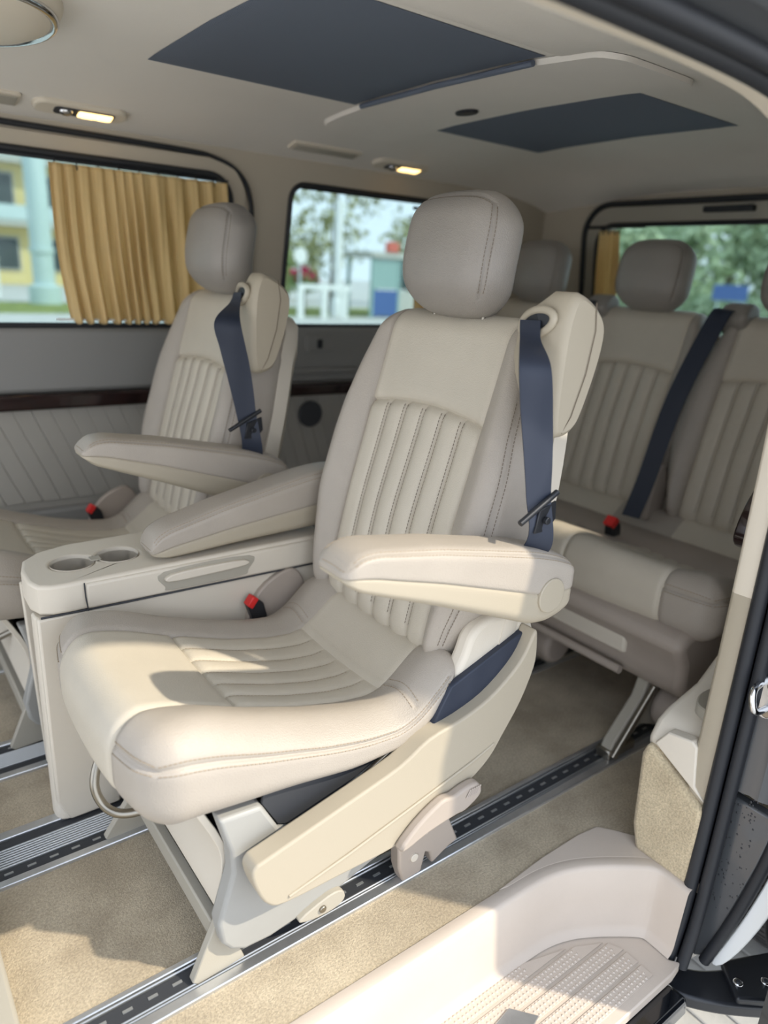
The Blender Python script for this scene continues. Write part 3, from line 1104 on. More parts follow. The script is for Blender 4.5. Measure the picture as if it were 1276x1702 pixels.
# ---- armrest (side profile in x,z)
ATX = [.440, .453, .464, .492, .60, .735, .785, .828, .858, .875, .886]
AT = [.652, .664, .676, .680, .664, .636, .625, .612, .599, .588, .580]
ABX = [.440, .452, .461, .48, .596, .703, .791, .827, .856, .871, .886]
AB = [.648, .645, .633, .625, .581, .538, .502, .498, .506, .515, .526]
def make_armrest(root, yc=.680):
    h = (.217, .041, .05)
    r = .017
    def disp(P):
        x, y, z = P[:, 0], P[:, 1], P[:, 2]
        side = (np.abs(y) > h[1] - 1e-6) | (np.abs(x) > h[0] - 1e-6)
        d = np.where(side, groove(z + .006, .0022, .0022), 0)
        e = (h[1] - np.abs(y)) + (h[2] - z)
        d += groove(e, .0018, .003)
        d += np.where(side & (z > -.006), .0012, 0)
        return d
    def deform(Q, P):
        x = .664 + Q[:, 0]
        T = (np.interp(x, ATX, AT) + np.interp(x - .008, ATX, AT) + np.interp(x + .008, ATX, AT)) / 3
        B = (np.interp(x, ABX, AB) + np.interp(x - .008, ABX, AB) + np.interp(x + .008, ABX, AB)) / 3
        f = (Q[:, 2] + h[2]) / (2 * h[2])
        tap = 1 - .10 * sstep((.52 - x) / .07)
        top = np.clip(f, 0, 1) ** 3 * .004 * (1 - (Q[:, 1] / h[1]) ** 2)
        return np.stack([x, yc + Q[:, 1] * tap, B + f * (T - B) + top], 1)
    pad = Pad(h, r, ticks(h[0], r, [], .008), ticks(h[1], r, [], .006), ticks(h[2], r, [-.006], .006), disp, deform)
    def panel(C):
        ids = np.zeros(len(C), int)
        ids[C[:, 2] < -.006] = 1
        return ids
    res = pad.build(panel)
    main = mesh('armrest', *res[0], LE_TAUPE, root)
    mesh('lower_cover', *res[1], PL_BEIGE, main)
    paths = []
    for s in (-1, 1):
        paths.append([(-h[0] + .012, s * (h[1] - .006), h[2]), (h[0] - .004, s * (h[1] - .006), h[2])])
        paths.append([(-h[0] + .012, s * h[1], h[2] - .007), (h[0] - .004, s * h[1], h[2] - .007)])
    paths.append([(-h[0], -h[1] + .01, h[2] - .007), (-h[0], h[1] - .01, h[2] - .007)])
    v, f = stitches(pad, paths, r=.0007)
    tag(mesh('stitching', v, f, THREAD, main, False), kind='stuff')
    # pivot cover disc
    plate('pivot_cover', circ(.821, .549, .028, 32), 1, yc - h[1] - .0045, yc - h[1] + .004, PL_BEIGE, main, .0015, 2)
    return main

def scale_y(pts, y, y0=.66):
    return [(x * y / y0, y, 1 + (z - 1) * y / y0) for x, z in pts]

def make_belt_housing(root):
    # shoulder belt tower on the camera side of the backrest: outline seen from the side, angled front face
    secs = []
    # y, list of (x,z) outline of that slice
    prof = [(.800, .800), (.797, .86), (.800, .93), (.808, .972), (.822, .990), (.845, .984), (.868, .970), (.884, .952), (.886, .925), (.878, .885), (.862, .835), (.848, .803), (.832, .791), (.812, .788)]
    ys = [(.655, .90, .004), (.659, .965, .002), (.668, 1.0, 0), (.70, 1.0, 0), (.735, 1.0, .010), (.758, .98, .020), (.772, .93, .028)]
    vs, fs = [], []
    pr = smooth_poly(prof, 3)
    n = len(pr)
    cx, cz = .842, .89
    for y, sc, sh in ys:
        for x, z in pr:
            fx = max(0, (cx - x) / .045)
            vs.append((cx + (x - cx) * sc + sh * min(fx, 1), y, cz + (z - cz) * sc - max(0, min(1, (z - .90) / .06)) * max(0, (y - .705) / .08) * .055 + (max(0, .915 - z) * min(1, max(0, (y - .70) / .07)) * .72)))
    k = len(ys)
    fs.append(list(range(n)))
    fs.append([(k - 1) * n + i for i in range(n)][::-1])
    for j in range(k - 1):
        fs += [[j * n + i, j * n + (i + 1) % n, (j + 1) * n + (i + 1) % n, (j + 1) * n + i] for i in range(n)]
    o = fixn(mesh('belt_housing', vs, fs, PL_BEIGE, root, True, 50))
    # belt guide: raised collar round a dark slot, on the front face
    ring = []
    for i in range(24):
        a = 2 * math.pi * i / 24
        u, v = .034 * math.cos(a), .0175 * math.sin(a)
        ring.append((.7985 + max(0, u) * .32, .712 + u, .946 + v - .22 * u))
    tube('belt_guide', ring, .0058, PL_BEIGE, o, 10, True)
    vs = [(.7965 + max(0, math.cos(2 * math.pi * i / 20)) * .0105, .712 + .033 * math.cos(2 * math.pi * i / 20), .946 + .0165 * math.sin(2 * math.pi * i / 20) - .22 * .033 * math.cos(2 * math.pi * i / 20)) for i in range(20)]
    vs += [(x + .004, y, z) for x, y, z in vs]
    fs = [list(range(20)), list(range(39, 19, -1))] + [[i, (i + 1) % 20, 20 + (i + 1) % 20, 20 + i] for i in range(20)]
    fixn(mesh('belt_slot', vs, fs, BLACK, o, False))
    # parting line of the two housing halves
    tube('parting_line', [(.855, .6535, .978), (.861, .6530, .94), (.852, .6530, .88), (.832, .6535, .82), (.818, .656, .796)], .0007, THREAD_D, o, 6)
    return o

def make_shoulder_belt(root):
    L = [(.797, .738, .948), (.778, .718, .928)] + scale_y([(.72, .894), (.731, .84), (.748, .775), (.764, .709), (.777, .639)], .655) + [(.80, .735, .56), (.81, .775, .50)]
    R = [(.795, .698, .950), (.784, .684, .925)] + scale_y([(.784, .889), (.802, .811), (.812, .75), (.818, .701), (.834, .616)], .645) + [(.85, .73, .56), (.855, .77, .50)]
    o = ribbon('seat_belt', smooth_path(L, 8), smooth_path(R, 8), WEB, root)
    y = .641
    a = scale_y([(.758, .668)], y)[0]
    b = scale_y([(.832, .706)], y)[0]
    tube('belt_tongue', [a, b], .0045, BUCKLE, o, 10)
    plate('tongue_plate', [(.772, .655), (.778, .690), (.812, .700), (.815, .672), (.80, .655)], 1, y + .002, y + .006, BUCKLE, o, .001, 1)
    plate('belt_stop', circ(.790, .674, .0055, 14), 1, y - .006, y + .001, BUCKLE, o, .001, 1)
    return o

SHELL = [(.344, .225), (.350, .240), (.37, .246), (.5, .277), (.59, .300), (.645, .327), (.71, .338), (.768, .356), (.816, .387), (.844, .417), (.864, .456),
         (.872, .422), (.871, .383), (.847, .324), (.811, .27), (.785, .235), (.74, .205), (.66, .172), (.599, .150), (.486, .150), (.395, .152), (.369, .164), (.354, .190)]
PED = [(.319, .295), (.336, .232), (.338, .195), (.329, .163), (.315, .115), (.32, .078), (.333, .059), (.354, .046), (.397, .043), (.451, .051), (.522, .066),
       (.582, .085), (.635, .094), (.68, .14), (.72, .24), (.60, .285), (.547, .263), (.487, .236), (.430, .229), (.411, .239), (.384, .290)]

def make_base(root):
    base = plate('pedestal', PED, 1, .738, .768, MT_GREY, root, .006, 3)
    plate('pedestal_plate', PED, 1, 1.118, 1.140, MT_GREY, base, .004, 2)
    plate('pedestal_web', [(.345, .10), (.345, .27), (.70, .25), (.64, .11)], 1, .775, 1.115, DARK, base, .003, 1)
    plate('front_skirt', smooth_poly([(.300, .31), (.340, .225), (.343, .165), (.331, .115), (.325, .118), (.334, .165), (.331, .220), (.291, .31)], 3), 1, .770, 1.10, PL_SAND, base, .001, 1)
    box('cross_bar', (.318, .775, .052), (.336, 1.125, .088), PL_GREYBEIGE, base, .003, 2)
    ft = plate('front_foot', [(.328, .118), (.281, .010), (.289, .002), (.364, .007), (.35, .05), (.335, .06)], 1, .758, .772, PL_GREYBEIGE, base, .002, 2)
    ft2 = plate('front_foot', [(.345, .130), (.262, .010), (.270, .002), (.44, .004), (.47, .07), (.40, .115)], 1, 1.108, 1.122, PL_GREYBEIGE, base, .002, 2)
    plate('foot_bolt', circ(.40, .06, .012, 16), 1, 1.102, 1.110, STEEL, ft2, .002, 2)
    # rear mounting claws that lock in the rails
    for y0, y1 in ((.735, .760), (1.112, 1.135)):
        cl = plate('rail_claw', [(.632, .130), (.746, .104), (.776, .036), (.753, .030), (.716, .012), (.709, .040), (.699, .046), (.692, .008), (.651, .006), (.640, .040)], 1, y0, y1, PL_TAUPE, base, .004, 2)
        plate('claw_bolt', circ(.672, .050, .008, 16), 1, y0 - .003, y0 + .002, PL_SAND, cl, .001, 1)
        plate('claw_bolt', circ(.695, .094, .005, 12), 1, y0 - .003, y0 + .002, PL_SAND, cl, .001, 1)
    cap = plate('link_arm', smooth_poly([(.440, .056), (.492, .074), (.519, .071), (.524, .052), (.503, .042), (.464, .044)], 3), 1, .728, .740, PL_GREYBEIGE, base, .002, 2)
    plate('link_bolt', circ(.482, .057, .006, 14), 1, .724, .729, STEEL, cap, .001, 1)
    # silver guide strip and dark opening under the cushion
    plate('side_opening', [(.386, .288), (.412, .242), (.430, .234), (.487, .241), (.60, .286), (.62, .31), (.39, .31)], 1, .744, .750, DARK, base, .001, 1)
    tube('guide_strip', [(.414, .732, .240), (.432, .732, .231), (.487, .732, .240), (.56, .732, .276), (.60, .732, .296)], .0042, STEEL, base, 8)
    # outer side shell
    sh = plate('side_shell', smooth_poly(SHELL, 3), 1, .690, .724, PL_BEIGE, root, .008, 4, 50)
    tube('shell_crease', [(.40, .6895, .163), (.50, .6885, .185), (.62, .6885, .215), (.74, .689, .246), (.79, .690, .262)], .0025, PL_BEIGE, sh, 8)
    plate('recliner_cover', smooth_poly([(.715, .36), (.737, .425), (.752, .461), (.780, .479), (.812, .480), (.885, .455), (.895, .40), (.80, .34)], 4), 1, .724, .756, PL_SAND, sh, .010, 4, 50)
    plate('belt_gusset', [(.872, .448), (.84, .437), (.765, .410), (.703, .388), (.660, .315), (.70, .315), (.80, .35), (.86, .40)], 1, .712, .726, WEB, sh, .002, 1)
    # lever
    lv = plate('lever', smooth_poly([(.587, .158), (.621, .190), (.666, .213), (.691, .211), (.715, .216), (.742, .216), (.755, .199), (.749, .184), (.72, .170), (.70, .170), (.642, .163), (.599, .151)], 3), 1, .672, .690, PL_TAUPE, root, .006, 3, 50)
    for i in range(6):
        x = .722 + .0045 * i
        tube('lever_rib', [(x - .004, .6705, .197), (x + .004, .6705, .211)], .0012, PL_TAUPE, lv, 6)
    # adjuster handle under the cushion nose
    tube('adjuster_bar', smooth_path([(.30, 1.045, .262), (.255, 1.035, .250), (.231, 1.015, .212), (.236, 1.0, .178), (.256, .98, .163), (.292, .965, .165), (.34, .95, .185)], 6), .0075, STEEL, root, 12)
    # buckle on the console side
    bk = plate('buckle', [(.590, .33), (.577, .370), (.590, .386), (.612, .368), (.622, .33)], 1, 1.168, 1.188, BUCKLE, root, .003, 2)
    plate('release_button', [(.575, .370), (.588, .388), (.600, .380), (.586, .361)], 1, 1.165, 1.186, RED, bk, .002, 2)
    plate('buckle_stalk', smooth_poly([(.60, .30), (.585, .345), (.625, .40), (.69, .42), (.72, .36), (.70, .30)], 4), 1, 1.183, 1.198, PL_TAUPE, root, .004, 3)

S0 = (.48, .945, 0)
seat = empty('captain_seat', S0)
tag(seat, 'beige leather captain seat in front with arch-topped fluted back and two armrests', 'seat', 'captain seats of the middle row')
make_cushion(.226, .945, [0.0], seat)
BACKREST = make_backrest(seat)
HEADREST = make_headrest(seat)
ARM = make_armrest(seat)
HOUSE = make_belt_housing(seat)
BELT = make_shoulder_belt(seat)
make_base(seat)

# the second captain seat, on the far side, one hand's breadth further forward
far = empty('captain_seat', (S0[0] - .105, S0[1] + .715, 0))
tag(far, 'beige leather captain seat behind the console, in front of the yellow curtain', 'seat', 'captain seats of the middle row')
for ch in list(seat.children):
    copy_tree(ch, far)
ORG[0] = Vector(S0)

# console-side armrest of the near seat, lowered
arm2 = copy_tree(ARM, seat)
for ch in list(arm2.children):
    if ch.name.startswith('pivot_cover'):
        bpy.data.objects.remove(ch, do_unlink=True)
p = Vector((.825 - S0[0], 0, .55))
arm2.matrix_local = Matrix.Translation(Vector((-.030, .558, .004))) @ Matrix.Translation(p) @ Matrix.Rotation(math.radians(-23.6), 4, 'Y') @ Matrix.Translation(-p)

# ---- rear bench
BO = 1.09
bench = empty('rear_bench', (1.55, 1.31, 0))
tag(bench, 'three-place beige leather rear bench with headrests in front of the tailgate window', 'bench')
ORG[0] = Vector((1.55 - BO, 1.31, 0))          # cushion is drawn in the captain seat's profile, moved back
make_cushion(.69, 1.31, [-.445, 0.0, .445], bench, 'cushion')
D = Vector((BO, 0, 0))
for yc in (.865, 1.31, 1.755):
    for src in (BACKREST, HEADREST):
        c = copy_tree(src, bench)
        c.location = Vector((S0[0] + BO - 1.55, S0[1] + (yc - .958) - 1.31, 0))
ORG[0] = Vector((1.55, 1.31, 0))
# shoulder belts of the bench seats, running down between the backrests
for yc in (.865, 1.31, 1.755):
    tw = plate('belt_tower', smooth_poly([(1.925, .925), (1.93, .955), (1.965, .975), (2.0, .965), (2.01, .92), (1.97, .89)], 4), 1, yc - .315, yc - .235, LE_GREY, bench, .014, 4, 50)
    if yc > 1.0:
        L = [(1.925, yc - .235, .960), (1.895, yc - .225, .93), (1.80, yc - .205, .72), (1.735, yc - .200, .50), (1.69, yc - .20, .40)]
        R = [(1.925, yc - .285, .955), (1.90, yc - .280, .925), (1.81, yc - .258, .72), (1.745, yc - .25, .50), (1.70, yc - .25, .40)]
        ribbon('seat_belt', smooth_path(L, 6), smooth_path(R, 6), WEB, tw)
    h = plate('hinge_cover', [(1.76, .38), (1.78, .52), (1.81, .54), (1.84, .50), (1.84, .38)], 1, yc - .232, yc - .208, PL_TAUPE, bench, .006, 2)
    b2 = plate('buckle', [(1.60, .36), (1.595, .40), (1.615, .415), (1.635, .39), (1.64, .36)], 1, yc + .205, yc + .23, BUCKLE, bench, .003, 2)
    plate('release_button', [(1.588, .396), (1.606, .418), (1.624, .404), (1.602, .384)], 1, yc + .203, yc + .232, RED, b2, .002, 2)
# seat pan box under the cushion, tube, legs
pan = plate('seat_pan', smooth_poly([(1.315, .33), (1.318, .25), (1.335, .175), (1.42, .155), (1.60, .17), (1.75, .25), (1.77, .36)], 3), 1, .66, 1.96, PL_TAUPE, bench, .02, 4, 50)
plate('pan_recess', [(1.306, .285), (1.31, .225), (1.33, .22), (1.33, .285)], 1, .80, 1.82, PL_SAND, pan, .006, 2)
tube('release_bar', [(1.308, .80, .185), (1.308, 1.82, .185)], .010, PL_TAUPE, pan, 12)
for yy in (.762, 1.12, 1.50, 1.85):
    lg = plate('leg', [(1.36, .22), (1.33, .13), (1.25, .045), (1.235, .008), (1.275, .006), (1.34, .06), (1.42, .03), (1.45, .006), (1.49, .006), (1.46, .10), (1.47, .22)], 1, yy - .014, yy + .014, PL_GREYBEIGE, bench, .004, 2)
    tube('strut', [(1.245, yy - .02, .015), (1.345, yy - .03, .165)], .008, STEEL, lg, 10)
    plate('wheel_cover', circ(1.41, .10, .052, 28), 1, yy - .075, yy - .018, PL_TAUPE, lg, .014, 4)
    box('claw', (1.235, yy - .018, .004), (1.33, yy + .018, .028), STEEL, lg, .003, 1)
# ================================================================== things in the van
# ---- seat rails
def rail(name_, label, x0, x1, strips, tabs, y_tab):
    root = empty('seat_rail', ((x0 + x1) / 2, strips[0][1], 0))
    tag(root, label, 'seat rail', 'aluminium seat rails in the floor')
    for nm, y0, y1, z, m in strips:
        box(nm, (x0, y0, -.01), (x1, y1, z), m, root, .0015, 1)
    if tabs:
        proto = None
        for yy in y_tab:
            nx = int((x1 - x0) / .036)
            for i in range(nx):
                x = x0 + .02 + i * .036
                if proto is None:
                    proto = box('tooth', (x0, yy - .0022, .0030), (x0 + .014, yy + .0022, .0048), ALU_RIB, root, 0)
                    base_y = yy
                    proto.location = (x - x0, 0, 0)
                else:
                    c = proto.copy()
                    COL.objects.link(c)
                    c.parent = root
                    c.location = (x - x0, yy - base_y, 0)
    return root
rail('r', 'nearest aluminium floor rail beside the entry step', -.05, 1.9,
     [('edge_strip', .735, .752, .007, ALU), ('rib', .7535, .757, .006, ALU_RIB), ('rib', .7585, .762, .006, ALU_RIB), ('slot', .7625, .790, .0035, DARK), ('rib', .7905, .794, .006, ALU_RIB), ('edge_strip', .796, .806, .007, ALU)], True, [.776])
def ribbed(y0, y1, n):
    w = (y1 - y0) / n
    return [('rib', y0 + i * w, y0 + i * w + w * .72, .0065, ALU_RIB) for i in range(n)]
rail('r', 'ribbed double floor rail under the console side of the near seat', -.10, 1.9,
     [('edge_strip', 1.095, 1.111, .007, ALU), ('slot', 1.1115, 1.137, .0035, DARK)] + ribbed(1.138, 1.186, 8) + [('slot', 1.187, 1.207, .0035, DARK), ('edge_strip', 1.208, 1.229, .007, ALU)], True, [1.124])
rail('r', 'ribbed double floor rail on the far side of the console', -.10, 1.9,
     [('edge_strip', 1.384, 1.402, .007, ALU), ('slot', 1.4025, 1.422, .0035, DARK)] + ribbed(1.423, 1.471, 8) + [('slot', 1.472, 1.496, .0035, DARK), ('edge_strip', 1.497, 1.512, .007, ALU)], True, [1.484])
rail('r', 'outermost floor rail beside the far door', -.10, 1.9,
     [('edge_strip', 1.816, 1.828, .007, ALU), ('slot', 1.8285, 1.858, .0035, DARK), ('edge_strip', 1.8585, 1.876, .007, ALU)], False, [])

# ---- console between the captain seats
con = empty('centre_console', (.45, 1.29, 0))
tag(con, 'beige plastic centre console with two cup holders between the captain seats', 'console')
outl = [(.775, 1.195), (.775, 1.385), (.40, 1.385), (.30, 1.383), (.245, 1.365), (.215, 1.335), (.204, 1.29), (.203, 1.235), (.212, 1.207), (.23, 1.196), (.26, 1.193)]
cups = [circ(.287, 1.283, .0375, 28), circ(.368, 1.285, .0375, 28)]
def top3(u, v, d):
    return (u, v, .479 - d)
tp = holed('top_tray', outl, cups, top3, .054, PL_SAND, con)
bev(tp, .010, 4, 60)
for c in cups:
    k = len(c)
    vs = [(x, y, .4795) for x, y in c] + [(x, y, .415) for x, y in c] + [(sum(p[0] for p in c) / k, sum(p[1] for p in c) / k, .415)]
    fs = [[i, (i + 1) % k, k + (i + 1) % k, k + i] for i in range(k)] + [[k + i, k + (i + 1) % k, 2 * k] for i in range(k)]
    mesh('cup_holder', vs, fs, PL_SAND, tp, True, 50)
plate('cup_bridge', [(.318, 1.273), (.337, 1.273), (.337, 1.293), (.318, 1.293)], 2, .4785, .481, PL_GREYBEIGE, tp, .001, 1)
# drawer front with a pull recess on the near side
dr = plate('drawer', [(.284, .427), (.745, .420), (.745, .472), (.284, .474)], 1, 1.188, 1.20, PL_SAND, con, .005, 3)
plate('drawer_pull', smooth_poly([(.425, .450), (.432, .463), (.50, .466), (.575, .463), (.58, .452), (.50, .449)], 3), 1, 1.178, 1.19, PL_SAND, dr, .004, 3)
plate('pull_recess', smooth_poly([(.42, .468), (.422, .438), (.435, .430), (.57, .428), (.588, .438), (.590, .468)], 4), 1, 1.1865, 1.189, PL_GREYBEIGE, dr, .001, 1)
tube('drawer_gap', [(.283, 1.1895, .476), (.2835, 1.189, .45), (.286, 1.189, .424)], .0012, DARK, con, 6)
tube('tray_gap', [(.212, 1.199, .4235), (.35, 1.192, .4235), (.77, 1.192, .418)], .002, DARK, con, 6)
near = [(.206, .422), (.772, .417), (.772, .12), (.36, .12), (.322, .10), (.318, .006), (.225, .006), (.206, .05)]
plate('side_wall', near, 1, 1.196, 1.212, PL_SAND, con, .004, 2)
plate('side_wall', [(.213, .422), (.772, .417), (.772, .02), (.225, .02)], 1, 1.366, 1.380, PL_SAND, con, .003, 2)
plate('leg_skirt', smooth_poly([(.207, 1.21), (.204, 1.23), (.213, 1.243), (.29, 1.243), (.315, 1.225), (.315, 1.205), (.26, 1.197), (.22, 1.199)], 3), 2, .006, .42, PL_SAND, con, .004, 2)
plate('shelf', [(.215, 1.212), (.75, 1.212), (.75, 1.366), (.225, 1.366)], 2, .325, .333, PL_TAUPE, con, .002, 1)
plate('inner_wall', [(1.212, .02), (1.366, .02), (1.366, .42), (1.212, .42)], 0, .46, .47, PL_TAUPE, con, .002, 1)
plate('foot_cover', smooth_poly([(.22, 1.25), (.30, 1.25), (.40, 1.255), (.40, 1.345), (.25, 1.35)], 3), 2, .006, .05, PL_TAUPE, con, .006, 2)

# ---- curtains
def curtain(name, A, B, Abot, Bbot, z0, z1, folds, amp, base, label, along='x', seed=1, rl=.02):
    """cloth hung between rod points; A,B = start and end of the top edge along the wall, Abot/Bbot of the lower edge"""
    r = np.random.RandomState(seed)
    root = empty(name, ((A + B) / 2 if along == 'x' else base, base if along == 'x' else (A + B) / 2, z1))
    tag(root, label, 'curtain', 'yellow window curtains')
    nu, nv = 220, 36
    ph = np.cumsum(np.interp(np.linspace(0, 1, nu), np.linspace(0, 1, 12), .6 + r.rand(12) * 1.1))
    ph = ph / ph[-1] * folds * 2 * np.pi
    vs, fs = [], []
    sh = r.rand(6) * 6
    for j in range(nv):
        v = j / (nv - 1)
        for i in range(nu):
            u = i / (nu - 1)
            a = (A + (B - A) * u) * (1 - v) + (Abot + (Bbot - Abot) * u) * v
            a += .012 * math.sin(v * 3.1 + sh[0]) * v * (1 - u)
            k = .35 + .65 * min(1, v * 3.0) + .15 * math.sin(v * 5 + sh[1] + u * 7)
            off = amp * k * (math.sin(ph[i] + .5 * math.sin(v * 2.4 + u * 5)) + .35 * math.sin(2.1 * ph[i] + sh[2] + v * 2))
            z = z1 + (z0 - z1) * v + .006 * math.sin(ph[i] + 1) * v ** 4
            yb = base - (.002 + .0) + off
            lean = (1 - v) * -.045 if along == 'x' else 0
            p = (a, yb + lean, z) if along == 'x' else (yb + (.04 * v), a, z)
            vs.append(p)
    for j in range(nv - 1):
        for i in range(nu - 1):
            fs.append([j * nu + i, j * nu + i + 1, (j + 1) * nu + i + 1, (j + 1) * nu + i])
    c = mesh('cloth', vs, fs, CURT, root)
    md = c.modifiers.new('thickness', 'SOLIDIFY')
    md.thickness = .0008
    lean = -.045 if along == 'x' else 0
    if along == 'x':
        tube('rod', [(A - rl, base + lean + .012, z1 + .012), (B + .01, base + lean + .012, z1 + .008)], .0055, BLACK, root, 8)
        tube('lower_wire', [(Abot - .03, base + .004, z0 + .006), (Bbot, base + .004, z0 + .004)], .003, WHITE, root, 6)
    else:
        tube('rod', [(base - .005, A - .1, z1 + .012), (base - .005, B + .05, z1 + .012)], .005, BLACK, root, 8)
    for i in range(9):
        u = (i + .3) / 9
        a = A + (B - A) * u
        if along == 'x':
            tube('hook', [(a, base + lean + .006, z1 + .014), (a, base + lean, z1 - .012)], .002, BLACK, root, 5)
        else:
            tube('hook', [(base, a, z1 + .014), (base, a, z1 - .012)], .002, BLACK, root, 5)
    return root
curtain('window_curtain', .483, .948, .512, .99, .838, 1.218, 13, .011, 2.075, 'gathered golden curtain hanging in the front side window behind the far seat', 'x', 3, .6)
curtain('window_curtain', 1.655, 1.89, 1.70, 1.90, .838, 1.205, 8, .010, 2.080, 'narrow golden curtain strip at the rear end of the second side window', 'x', 5)
curtain('window_curtain', 1.66, 1.745, 1.66, 1.75, .87, 1.185, 4, .008, 2.245, 'narrow golden curtain strip at the corner of the tailgate window', 'y', 8)

# ---- reading lamps in the headliner
def lamp(x, y, label, yaw):
    root = empty('reading_lamp', (x, y, float(zc(x, y))))
    tag(root, label, 'lamp', 'reading lamps in the headliner')
    ORG[0] = Vector((0, 0, 0))
    # built flat at the origin, then the root is tilted to the ceiling slope
    plate('bezel', rrect(-.105, -.030, .105, .030, .028, 8), 2, -.010, .012, HEADT, root, .006, 3)
    plate('recess', rrect(-.060, -.017, .075, .017, .010, 6), 2, -.0125, -.006, DARK, root, .001, 1)
    ln = plate('lens', rrect(-.008, -.0145, .070, .0145, .005, 5), 2, -.016, -.010, LAMP, root, .003, 2)
    for i in range(2):
        plate('bulb_cover', rrect(.0 + .036 * i, -.010, .028 + .036 * i, .010, .004, 4), 2, -.018, -.0155, LAMP, ln, .001, 1)
    vs, fs = [], []
    nr, ns = 8, 16
    for a in range(nr + 1):
        th = math.pi / 2 * a / nr
        for b in range(ns):
            ph = 2 * math.pi * b / ns
            vs.append((-.034 + .016 * math.cos(th) * math.cos(ph), .013 * math.cos(th) * math.sin(ph), -.011 - .010 * math.sin(th)))
    for a in range(nr):
        for b in range(ns):
            fs.append([a * ns + b, a * ns + (b + 1) % ns, (a + 1) * ns + (b + 1) % ns, (a + 1) * ns + b])
    mesh('spot_lens', vs, fs, CHROME, root)
    sl_ = float(zc(x, y + .02) - zc(x, y - .02)) / .04
    root.rotation_euler = (math.atan(sl_), 0, yaw)
    return root
lamp(.545, 1.945, 'lit reading lamp in the headliner above the front curtained window', 0)
lamp(1.50, 1.955, 'lit reading lamp in the headliner above the second window', 0)
# overhead switch unit at the top left of the picture
oh = empty('overhead_unit', (.36, 1.42, 1.37))
tag(oh, 'domed beige and chrome overhead lamp unit at the front of the headliner', 'lamp')
ORG[0] = Vector((.36, 1.42, 1.37))
vs, fs = [], []
nr, ns = 10, 40
for a in range(nr + 1):
    th = math.pi / 2 * a / nr
    for b in range(ns):
        ph = 2 * math.pi * b / ns
        vs.append((.262 + .13 * math.cos(th) * math.cos(ph), 1.49 + .19 * math.cos(th) * math.sin(ph), 1.386 - .050 * math.sin(th)))
for a in range(nr):
    for b in range(ns):
        fs.append([a * ns + b, a * ns + (b + 1) % ns, (a + 1) * ns + (b + 1) % ns, (a + 1) * ns + b])
fixn(mesh('dome', vs, fs, HEADT, oh))
tube('chrome_ring', [(.262 + .115 * math.cos(2 * math.pi * i / 48), 1.49 + .168 * math.sin(2 * math.pi * i / 48), 1.362) for i in range(48)], .007, CHROME, oh, 10, True)
# air vents
def vent(x0, x1, y0, y1, label, nsl):
    root = empty('air_vent', ((x0 + x1) / 2, (y0 + y1) / 2, float(zc((x0 + x1) / 2, (y0 + y1) / 2))))
    tag(root, label, 'vent')
    ORG[0] = Vector((0, 0, 0))
    hx, hy = (x1 - x0) / 2, (y1 - y0) / 2
    plate('frame', rrect(-hx, -hy, hx, hy, .010, 5), 2, -.006, .01, HEADT, root, .003, 2)
    for i in range(nsl):
        yy = -hy * .7 + 1.4 * hy * (i + .5) / nsl
        plate('slat', [(-hx * .88, yy - .0028), (hx * .88, yy - .0028), (hx * .88, yy + .0028), (-hx * .88, yy + .0028)], 2, -.010, -.004, PL_GREYBEIGE, root, .001, 1)
    ym = (y0 + y1) / 2
    sl_ = float(zc(x0, ym + .02) - zc(x0, ym - .02)) / .04
    root.rotation_euler = (math.atan(sl_), 0, 0)
vent(.29, .415, 1.915, 1.975, 'slatted beige air vent left of the front reading lamp', 6)
vent(1.10, 1.33, 1.915, 1.965, 'flat beige grille panel between the two reading lamps', 3)

# ---- door hardware at the rear edge of the opening
sk = empty('door_striker', (1.09, .405, .405))
tag(sk, 'chrome door striker plate with hook and two screws on the black door post', 'striker')
plate('plate', [(.405 + .022 * math.cos(2 * math.pi * i / 28), .405 + .036 * math.sin(2 * math.pi * i / 28)) for i in range(28)], 0, 1.082, 1.094, ALU, sk, .002, 2)
tube('hook', smooth_path([(1.084, .418, .425), (1.055, .415, .425), (1.045, .410, .41), (1.05, .404, .393), (1.084, .402, .388)], 5), .0055, CHROME, sk, 10)
for z in (.428, .382):
    s_ = plate('screw', [(.400 + .008 * math.cos(2 * math.pi * i / 16), z + .008 * math.sin(2 * math.pi * i / 16)) for i in range(16)], 0, 1.078, 1.086, STEEL, sk, .002, 2)
ga = empty('door_guide_arm', (1.12, .36, -.19))
tag(ga, 'black sliding-door guide arm with silver screws below the step corner', 'door arm')
plate('arm', smooth_poly([(1.04, .445), (1.075, .448), (1.11, .415), (1.15, .39), (1.20, .365), (1.26, .335), (1.30, .30), (1.24, .275), (1.17, .285), (1.10, .335), (1.05, .385), (1.03, .42)], 4), 2, -.212, -.185, BUCKLE, ga, .006, 3)
plate('end_plate', [(1.10, .34), (1.15, .398), (1.30, .33), (1.27, .27), (1.16, .29)], 2, -.190, -.172, BUCKLE, ga, .006, 3)
for x, y in ((1.128, .354), (1.172, .326)):
    sc = plate('screw', circ(x, y, .0085, 18), 2, -.174, -.166, CHROME, ga, .002, 2)
    plate('screw_socket', circ(x, y, .004, 6), 2, -.1665, -.165, DARK, sc, 0)
ws = plate('screw', circ(1.052, .436, .006, 16), 2, -.186, -.180, CHROME, ga, .001, 1)

